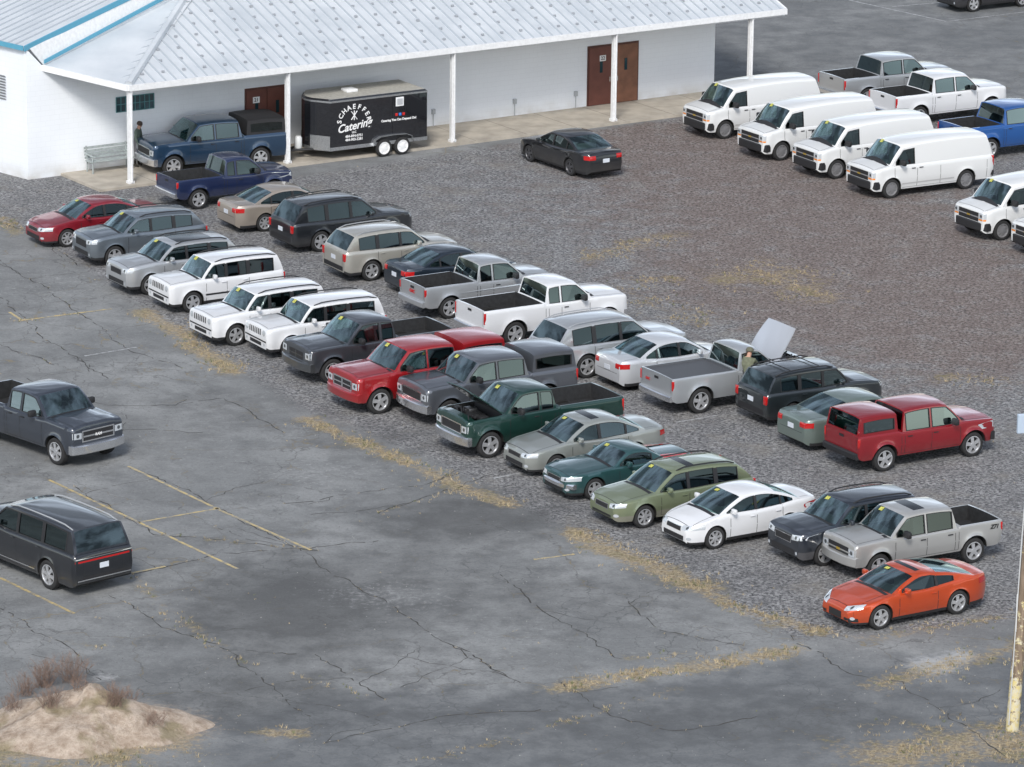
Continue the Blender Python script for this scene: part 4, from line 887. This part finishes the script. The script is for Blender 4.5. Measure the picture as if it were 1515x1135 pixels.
g=Geo(); g.prism([rf(0,0),rf(Bend,0),rf(Bend,T_),rf(T_,T_)],Z*-TH)
nrm=(ax+Z*pit).cross(nb); d_=ray(300,-26); D2=CP+d_*((Acor-CP).dot(nrm)/d_.dot(nrm)); tD=(D2-Acor).dot(nb); sD=(D2-Acor).dot(ax); tC=(C-Acor).dot(nb)
g.prism([Acor,rf(T_,T_),D2,C],Z*-TH)
s_=.25
while s_<Bend:
    t1=min(s_,T_)
    if t1>.1: g.prism([rf(s_-.03,0.02,.002),rf(s_+.03,.02,.002),rf(s_+.03,t1,.002),rf(s_-.03,t1,.002)],Z*.04,1)
    s_+=.45
u_=.3
while u_<T_-.5:
    t0=0 if u_<tC else (u_-tC)/(tD-tC)*sD
    if u_-t0>.2:
        lift=(C.z-Acor.z)*min(u_/tC,1)*(1-t0/(u_+.01))
        g.prism([lf(t0,u_-.03,.01+lift),lf(t0,u_+.03,.01+lift),lf(u_,u_+.03,.01),lf(u_,u_-.03,.01)],Z*.04,1)
    u_+=.45
row=0; t=.6
while t<T_:
    s_=t+.3+(.45 if row%2 else 0)
    while s_<Bend-.2: g.box(rf(s_,t,.05),(.12,.06,.07),2,rz=RZ); s_+=.9
    t+=.75; row+=1
g.tube([Acor+Z*.05,rf(T_,T_,.05)],.15,seg=6)
bp_(g,"roof",[ROOF,RIBD,GUARD],smooth=False)
g=Geo(); g.prism([Acor+Z*.03,rf(Bend,0,.03),rf(Bend,0,-.2),Acor+Z*-.2],-nb*.1); g.prism([Acor+Z*.03,C+Z*.03,C-Z*.2,Acor-Z*.2],-ax*.1); g.prism([rf(Bend,0,.03),rf(Bend,T_,.03),rf(Bend,T_,-.2),rf(Bend,0,-.2)],ax*.05)
bp_(g,"gutter",[TRIM],smooth=False)
g=Geo(); g.prism([onp(s1,-.06)+Z*(ze-.32),onp(s1+Bend,-.06)+Z*(ze-.32),onp(s1+Bend,-.06)+Z*(ze-.08),onp(s1,-.06)+Z*(ze-.08)],nb*.12); g.prism([onp(s1)+nb*.1+Z*(ze-.06),onp(s1+Bend-.3)+nb*.1+Z*(ze-.06),W0+ax*(s1+Bend-.3)+Z*(ze-.06),W0+ax*s1+Z*(ze-.06)],-Z*.04); bp_(g,"porch_ceiling",[TRIM],smooth=False)
R2=D2+(E1-C)*.9
g=Geo(); g.prism([E1,C,D2,R2],nb*.1); bp_(g,"gable_siding",[TRIM],smooth=False)
E0=Vector((*(W0+en*16)[:2],E1.z)); R3=R2+(E0-E1)
g=Geo(); g.prism([E1-ax*.25+Z*.1,R2+Z*.1,R3+Z*.1,E0-ax*.25+Z*.1],Z*-.08)
for k in range(1,36): a=k/36; g.prism([(E1-ax*.25).lerp(E0-ax*.25,a)+Z*.1,(E1-ax*.25).lerp(E0-ax*.25,a+.004)+Z*.1,R2.lerp(R3,a+.004)+Z*.1,R2.lerp(R3,a)+Z*.1],Z*.04,1)
bp_(g,"roof",[ROOF,RIBD],smooth=False)
g=Geo(); g.prism([E1-ax*.25+Z*.13,R2+Z*.13,R2+Z*-.08,E1-ax*.25-Z*.08],-nb*.08); g.prism([E1-ax*.27+Z*.13,E0-ax*.27+Z*.13,E0-ax*.27-Z*.05,E1-ax*.27-Z*.05],-ax*.06); g.prism([C+Z*.22,D2+Z*.3,D2+Z*.14,C+Z*.08],-nb*.06)
bp_(g,"fascia",[BLUET],smooth=False)
def panel(u0,u1,ztop,zbot,off,th,name,mats):
    a=W0+ax*sc(wp(u0,200))-nb*off; c_=W0+ax*sc(wp(u1,200))-nb*off; g=Geo(); g.prism([a+Z*zbot,c_+Z*zbot,c_+Z*ztop,a+Z*ztop],nb*th)
    return bp_(g,name,mats,smooth=False)
def zat(u,v): return wp(u,v).z
for (u0,u1,num) in ((869,940,"22"),(364,424,"21")):
    ztop=2.45 if num=="21" else zat(900,68); um=(u0+u1)/2
    panel(u0-2,u1+2,ztop+.08,.1,.03,.03,"door_frame",[plain("door_frame",(.10,.04,.03),.5)])
    for a_,b_ in ((u0,um-.6),(um+.6,u1)):
        panel(a_,b_,ztop,.12,.06,.025,"door",[DOORM if a_==u0 or num=="21" else DOORL])
        ua=b_-5 if a_==u0 else a_+5; q_=W0+ax*sc(wp(ua,200))-nb*.1+Z*1.15; g=Geo(); g.tube([q_-Z*.1,q_+Z*.1],.02,seg=6); bp_(g,"door_handle",[CHROME])
        uc=(a_+b_)/2; q_=W0+ax*sc(wp(uc,200))-nb*.075+Z*1.7; g=Geo(); g.prism([q_-ax*.07-Z*.25,q_+ax*.07-Z*.25,q_+ax*.07+Z*.25,q_-ax*.07+Z*.25],nb*.01); bp_(g,"door_window",[WGL],smooth=False)
    q_=W0+ax*sc(wp(um-16,200))-nb*.08+Z*2.05; g=Geo(); g.prism([q_-ax*.15-Z*.12,q_+ax*.15-Z*.12,q_+ax*.15+Z*.12,q_-ax*.15+Z*.12],nb*.012); bp_(g,"door_sign",[WHITET],smooth=False); textmesh(num,.2,BLACK,q_-nb*.004-W0,ax,Z,bld,"lettering",.004)
zw1,zw0=zat(200,141),zat(200,163)
panel(172,228,zw1,zw0,.01,.02,"window",[WGL])
g=Geo(); a=W0+ax*sc(wp(172,200))-nb*.02; c_=W0+ax*sc(wp(228,200))-nb*.02
for k in range(9): p=a.lerp(c_,k/8); g.tube([p+Z*zw0,p+Z*zw1],.02,seg=4)
for zz in (zw0,(zw0+zw1)/2,zw1): g.tube([a+Z*zz,c_+Z*zz],.02,seg=4)
bp_(g,"window_frame",[plain("teal_frame",(.06,.2,.22),.5)])
ve=W0+en*1.2; g=Geo()
for k in range(9): zz=2.9+k*.11; g.prism([ve-ax*.03+Z*zz,ve+en*1.2-ax*.03+Z*zz,ve+en*1.2-ax*.08+Z*(zz+.06),ve-ax*.08+Z*(zz+.06)],Z*.02)
bp_(g,"vent",[plain("vent_grey",(.3,.31,.32),.6)],smooth=False)
for u in (640,760,850):
    g=Geo(); q_=W0+ax*sc(wp(u,200))-nb*.05; g.box(q_+Z*.7,(.14,.1,.2),rz=RZ); g.tube([q_+Z*.1,q_+Z*.62],.02,seg=5)
    bp_(g,"junction_box",[plain("box_grey",(.4,.42,.44),.5)],smooth=False)
g=Geo(); q_=W0+en*2.4; g.box(q_-ax*.15+Z*4.1,(.25,.3,.16)); bp_(g,"wall_light",[BLACK])
# bench
bs=sc(site(148,250)); bo=W0+ax*bs-nb*.55; bo.z=.1
bench=empty("park_bench",bo,RZ,"weathered grey slatted bench against the white wall","bench")
BW=plain("bench_wood",(.34,.38,.38),.8,noise=.3)
g=Geo()
for k in range(4): g.box((0,-.2+k*.12,.45),(1.9,.1,.03))
g.obj("seat",[BW],bench,False); g=Geo()
for k in range(4): g.box((0,.24+k*.02,.56+k*.12),(1.9,.03,.09))
g.obj("backrest",[BW],bench,False)
for sx_ in (-.85,.85):
    g=Geo(); g.tube([(sx_,-.22,0),(sx_,-.22,.65)],.03,seg=6); g.tube([(sx_,.25,0),(sx_,.22,.45),(sx_,.32,1.0)],.03,seg=6); g.tube([(sx_,-.25,.66),(sx_,.25,.68)],.035,seg=6); g.tube([(sx_,-.22,.4),(sx_,.25,.4)],.025,seg=6); g.obj("leg",[BW],bench)
# ---------------------------------------------------------------- trailer
tr=empty("utility_trailer",label="black enclosed catering trailer with white lettering under porch",cat="trailer")
TB=paint("trailer_black",(.012,.013,.017),.2,.25,.15); DIA=plain("diamond_plate",(.6,.61,.62),.35,.9,noise=.3,nscale=30)
hx=2.6; hw=1.05; z0,z1=.5,2.5; fx=1.75
out=[(-hx,-hw),(fx,-hw),(fx+.5,-.35),(fx+.56,0),(fx+.5,.35),(fx,hw),(-hx,hw)]
g=Geo(); n=len(out)
for (z_,k) in ((z0,1),(z1-.08,1),(z1,.97)): g.v+=[Vector((x*k,y*k,z_)) for x,y in out]
for r in range(2):
    for k in range(n): g.f.append([r*n+k,r*n+(k+1)%n,(r+1)*n+(k+1)%n,(r+1)*n+k]); g.m.append(0)
g.f.append(list(range(n))[::-1]); g.m.append(0); g.f.append([2*n+k for k in range(n)]); g.m.append(1)
g.obj("body",[TB,plain("trailer_roof",(.42,.41,.37),.6,noise=.25)],tr,False); ptsT=list(g.v)
g=Geo(); o2=[(x*1.006,y*1.008) for x,y in out]
for (za,zb_) in ((z0-.04,z0+.1),(z1-.14,z1-.07)):
    for k in range(n):
        a,c_=o2[k],o2[(k+1)%n]; g.poly([(a[0],a[1],za),(c_[0],c_[1],za),(c_[0],c_[1],zb_),(a[0],a[1],zb_)])
for sy in (1,-1): g.poly([(fx+.025,sy*1.06,z0),(fx+.52,sy*.36,z0),(fx+.52,sy*.36,z0+.55),(fx+.025,sy*1.06,z0+.55)])
g.obj("trim",[DIA],tr,False)
for x in (-1.45,-.62):
    for sg in (1,-1): wheel(tr,x,sg*(hw+.0),.35,.2,'white_6',sg); ptsT.append(Vector((x,sg*1.1,0)))
for sg in (1,-1):
    g=Geo(); pf=[(-1.95,.5),(-1.85,.74),(-1.6,.84),(-1.03,.86),(-.45,.84),(-.22,.74),(-.1,.5)]
    for (a,b_) in zip(pf[:-1],pf[1:]): g.prism([(a[0],sg*.98,a[1]),(b_[0],sg*.98,b_[1]),(b_[0],sg*1.2,b_[1]),(a[0],sg*1.2,a[1])],(0,0,-.02))
    g.obj("fender",[DIA],tr,False)
g=Geo(); g.tube([(fx,.6,.5),(3.3,0,.45)],.05,seg=6); g.tube([(fx,-.6,.5),(3.3,0,.45)],.05,seg=6); g.tube([(3.1,0,.45),(3.1,0,.02)],.035,seg=8); g.box((3.35,0,.5),(.25,.12,.1),bev=.02); g.obj("tongue",[BLACK],tr)
g=Geo(); X=Matrix.Translation((2.65,.1,.72))@Matrix.Rotation(math.pi/2,4,'X'); g.lathe([(0,-.28),(.1,-.27),(.15,-.2),(.15,.2),(.1,.27),(0,.28)],0,16,X); g.obj("propane_tank",[plain("tank_white",(.65,.66,.66),.4)],tr)
g=Geo(); g.box((-1.35,hw+.012,2.12),(.36,.03,.36),bev=.01); g.obj("window_frame",[TRIM],tr,False); g=Geo(); g.box((-1.35,hw+.03,2.12),(.24,.02,.24)); g.obj("window",[plain("blind_white",(.42,.43,.45),.4)],tr,False)
g=Geo(); g.box((-1.55,hw+.01,1.6),(1.05,.012,1.5)); g.obj("side_door",[TB],tr,False)
g=Geo(); g.box((.3,0,z1+.06),(.5,.5,.12),bev=.03); g.obj("roof_vent",[TRIM],tr)
yT=hw+.014; xc=.7
for i,ch in enumerate("SCHAEFFER"):
    a=math.radians(172-i*20.5); r_=.66; ca,sa=math.cos(a),math.sin(a)
    textmesh(ch,.27,WHITET,(xc-r_*ca,yT,1.5+r_*sa*.95),(-sa,0,-ca),(-ca,0,sa),tr,bold=.007)
textmesh("Catering",.44,WHITET,(xc,yT,1.36),(-1,0,.12),(0,0,1),tr,bold=.009,shear=.35)
textmesh("LLC",.12,WHITET,(xc,yT,1.12),(-1,0,0),(0,0,1),tr,bold=.003)
textmesh("484-894-0751\n484-903-3281",.14,WHITET,(xc,yT,.90),(-1,0,0),(0,0,1),tr,bold=.004)
g=Geo()
for s3 in (1,-1): g.tube([(xc-.13*s3,yT+.01,1.62),(xc+.13*s3,yT+.01,1.95)],.018,seg=5)
g.tube([(xc,yT+.01,1.6),(xc,yT+.01,1.98)],.018,seg=5); g.obj("utensil_emblem",[WHITET],tr)
textmesh("Catering You Can Depend On!",.125,WHITET,(-1.3,hw+.03,1.42),(-1,0,0),(0,0,1),tr,bold=.005)
for k,mt in enumerate((REDT,plain("icon_blue",(.05,.2,.6),.4),REDT)): g=Geo(); g.box((-1.2-.16*k,hw+.03,1.62),(.11,.02,.11),bev=.008); g.obj("emblem",[mt],tr)
class T: pass
t_=T(); t_.root=tr; t_.pts=ptsT; place(t_,'R',632,232,A+1)
# ---------------------------------------------------------------- utility pole
pb=site(1497,1080); pole=empty("utility_pole",pb,0,"leaning wooden utility pole with peeling yellow paint","utility pole")
m,N,Lk,b=newmat("weathered_pole"); tc=N.new('ShaderNodeTexCoord'); sx=N.new('ShaderNodeSeparateXYZ'); Lk.new(tc.outputs['Object'],sx.inputs[0])
mpp=N.new('ShaderNodeMapping'); mpp.inputs['Scale'].default_value=(8,8,.8); Lk.new(tc.outputs['Object'],mpp.inputs[0])
wd_=mixc(mr(nz(2,6,.6,mpp.outputs[0]),.3,.7),(.12,.085,.055),(.30,.23,.17)); pf_=mr(mth('ADD',nz(5,5,.7),mr(sx.outputs['Z'],0,3.6,.08,-.16)),.44,.50)
wd_=mixc(pf_,wd_,mixc(mr(nz(9,4),.4,.6),(.60,.50,.22),(.58,.54,.42))); Lk.new(wd_,b.inputs['Base Color']); b.inputs['Roughness'].default_value=.85
g=Geo(); g.tube([(0,0,-.2),(.1,0,2.5),(.22,0,5.),(.42,0,10.5)],.17,seg=20,r2=.13); g.obj("pole",[m],pole,sharp=60)
g=Geo(); g.box((-.03,-.19,3.2),(.03,.02,1.0)); g.tube([(-.1,-.17,.2),(.02,-.17,5),(.2,-.16,10)],.015,seg=5); g.obj("conduit",[plain("conduit",(.55,.56,.56),.5)],pole,False)
g=Geo(); g.box((-.02,-.1,8.15),(.4,.1,.5),rz=.3,bev=.02); g.box((.12,-.05,8.15),(.4,.06,.08)); g.obj("sign_panel",[plain("sign_pale",(.42,.50,.60),.4)],pole,False)
# ---------------------------------------------------------------- people
def person(pos,rz,J,cols,label,hat=None):
    root=empty("person",pos,rz,label,"person")
    names=list(J.keys())
    ed="pel-spi spi-che che-nec nec-hd0 hd0-hd1 hd0-nos che-shl che-shr shl-ell ell-wrl wrl-hal shr-elr elr-wrr wrr-har pel-hpl pel-hpr hpl-knl knl-anl anl-tol hpr-knr knr-anr anr-tor".split()
    V=[Vector(J[n][:3]) for n in names]; R=[J[n][3] for n in names]; Cc=[J[n][4] for n in names]
    E=[(names.index(a),names.index(b)) for a,b in (e.split('-') for e in ed)]
    for hnd,wr in (('hal','wrl'),('har','wrr')):
        h=Vector(J[hnd][:3]); d=(h-Vector(J[wr][:3])).normalized(); sd=d.orthogonal().normalized()
        for k,(o_,l_) in enumerate(((-.03,.06),(-.01,.075),(.01,.07),(.03,.055))):
            i=len(V); V+=[h+d*.04+sd*o_,h+d*(.04+l_*.6)+sd*o_*1.1,h+d*(.04+l_)+sd*o_-Vector((0,0,.015))]; R+=[.011,.01,.008]; Cc+=[0,0,0]; E+=[(names.index(hnd),i),(i,i+1),(i+1,i+2)]
        i=len(V); V+=[h-sd*.04,h-sd*.06+d*.04]; R+=[.012,.01]; Cc+=[0,0]; E+=[(names.index(hnd),i),(i,i+1)]
    me=bpy.data.meshes.new("body"); me.from_pydata(V,E,[]); ob=bpy.data.objects.new("body",me); COL.objects.link(ob)
    md=ob.modifiers.new("Skin",'SKIN'); sv=me.skin_vertices[0].data
    for i,r in enumerate(R): sv[i].radius=(r,r)
    sv[0].use_root=True; md.use_smooth_shade=True
    ss=ob.modifiers.new("Sub",'SUBSURF'); ss.levels=1; ss.render_levels=1
    dg=bpy.context.evaluated_depsgraph_get(); m2=bpy.data.meshes.new_from_object(ob.evaluated_get(dg)); bpy.data.objects.remove(ob)
    m2.materials.clear()
    for c_ in cols: m2.materials.append(c_)
    for p in m2.polygons:
        best=min(range(len(V)),key=lambda i:(V[i]-p.center).length-R[i]*.8); p.material_index=Cc[best]
    o=bpy.data.objects.new("body",m2); COL.objects.link(o); o.parent=root
    h=Vector(J['hd1'][:3]); g=Geo(); up=(h-Vector(J['nec'][:3])).normalized(); X=Matrix.Translation(h)@up.to_track_quat('Y','Z').to_matrix().to_4x4()
    g.lathe([(.112,-.03),(.116,.02),(.10,.075),(.06,.105),(0,.118)],0,16,X)
    if hat: g.box(h+Vector((.13,0,.01)),(.14,.15,.015),bev=.005)
    g.obj("cap" if hat else "hair",[hat or plain("hair_brown",(.06,.04,.03),.8)],root)
    for sy in (.035,-.035): g=Geo(); g.box(h+Vector((.095,sy,-.035)),(.012,.022,.012)); g.obj("eye",[BLACK],root)
    return root
def pose(lean=0.,arms='down'):
    J=dict(pel=(0,0,.95,.135,2),spi=(.02+.1*lean,0,1.15,.13,1),che=(.04+.3*lean,0,1.37-.05*lean,.15,1),nec=(.07+.42*lean,0,1.51-.1*lean,.055,0),hd0=(.1+.5*lean,0,1.58-.12*lean,.075,0),hd1=(.12+.58*lean,0,1.68-.17*lean,.09,0),nos=(.215+.6*lean,0,1.60-.17*lean,.016,0),
      hpl=(0,.1,.88,.095,2),hpr=(0,-.1,.88,.095,2),knl=(.03,.12,.49,.065,2),knr=(.0,-.12,.49,.065,2),anl=(-.01,.13,.09,.05,3),anr=(-.03,-.13,.09,.05,3),tol=(.16,.15,.045,.042,3),tor=(.14,-.15,.045,.042,3))
    cx=.04+.3*lean; cz_=1.43-.06*lean
    for s4,k in (('l',1),('r',-1)):
        J['sh'+s4]=(cx,.19*k,cz_,.07,1)
        if arms=='down': J['el'+s4]=(cx+.03,.25*k,cz_-.28,.052,1); J['wr'+s4]=(cx+.12,.24*k,cz_-.5,.035,1); J['ha'+s4]=(cx+.15,.23*k,cz_-.58,.036,0)
        else: J['el'+s4]=(cx+.2,.24*k,cz_-.2,.052,1); J['wr'+s4]=(cx+.42,.16*k,cz_-.18,.035,1); J['ha'+s4]=(cx+.5,.14*k,cz_-.2,.036,0)
    order="pel spi che nec hd0 hd1 nos shl shr ell elr wrl wrr hal har hpl hpr knl knr anl anr tol tor".split()
    return {k:J[k] for k in order}
SKIN=plain("skin",(.42,.24,.17),.6)
def cl(n,c): return plain(n,c,.85,noise=.3,nscale=12)
BOOT=plain("boots",(.03,.025,.02),.7)
pr_=person(site(1104,602),math.radians(70),pose(.15,'fwd'),[SKIN,cl("olive_jacket",(.14,.15,.10)),cl("dark_trousers",(.05,.05,.055)),BOOT],"person in olive jacket leaning toward raised truck hood",cl("olive_cap",(.12,.12,.085))); pr_.scale=(1.08,1.08,1.08)
q_=site(203,250); person(Vector((q_.x,q_.y,.1)),math.radians(-20),pose(0.),[SKIN,cl("green_jacket",(.09,.12,.10)),cl("grey_trousers",(.10,.10,.11)),BOOT],"person in green jacket standing behind blue pickup")
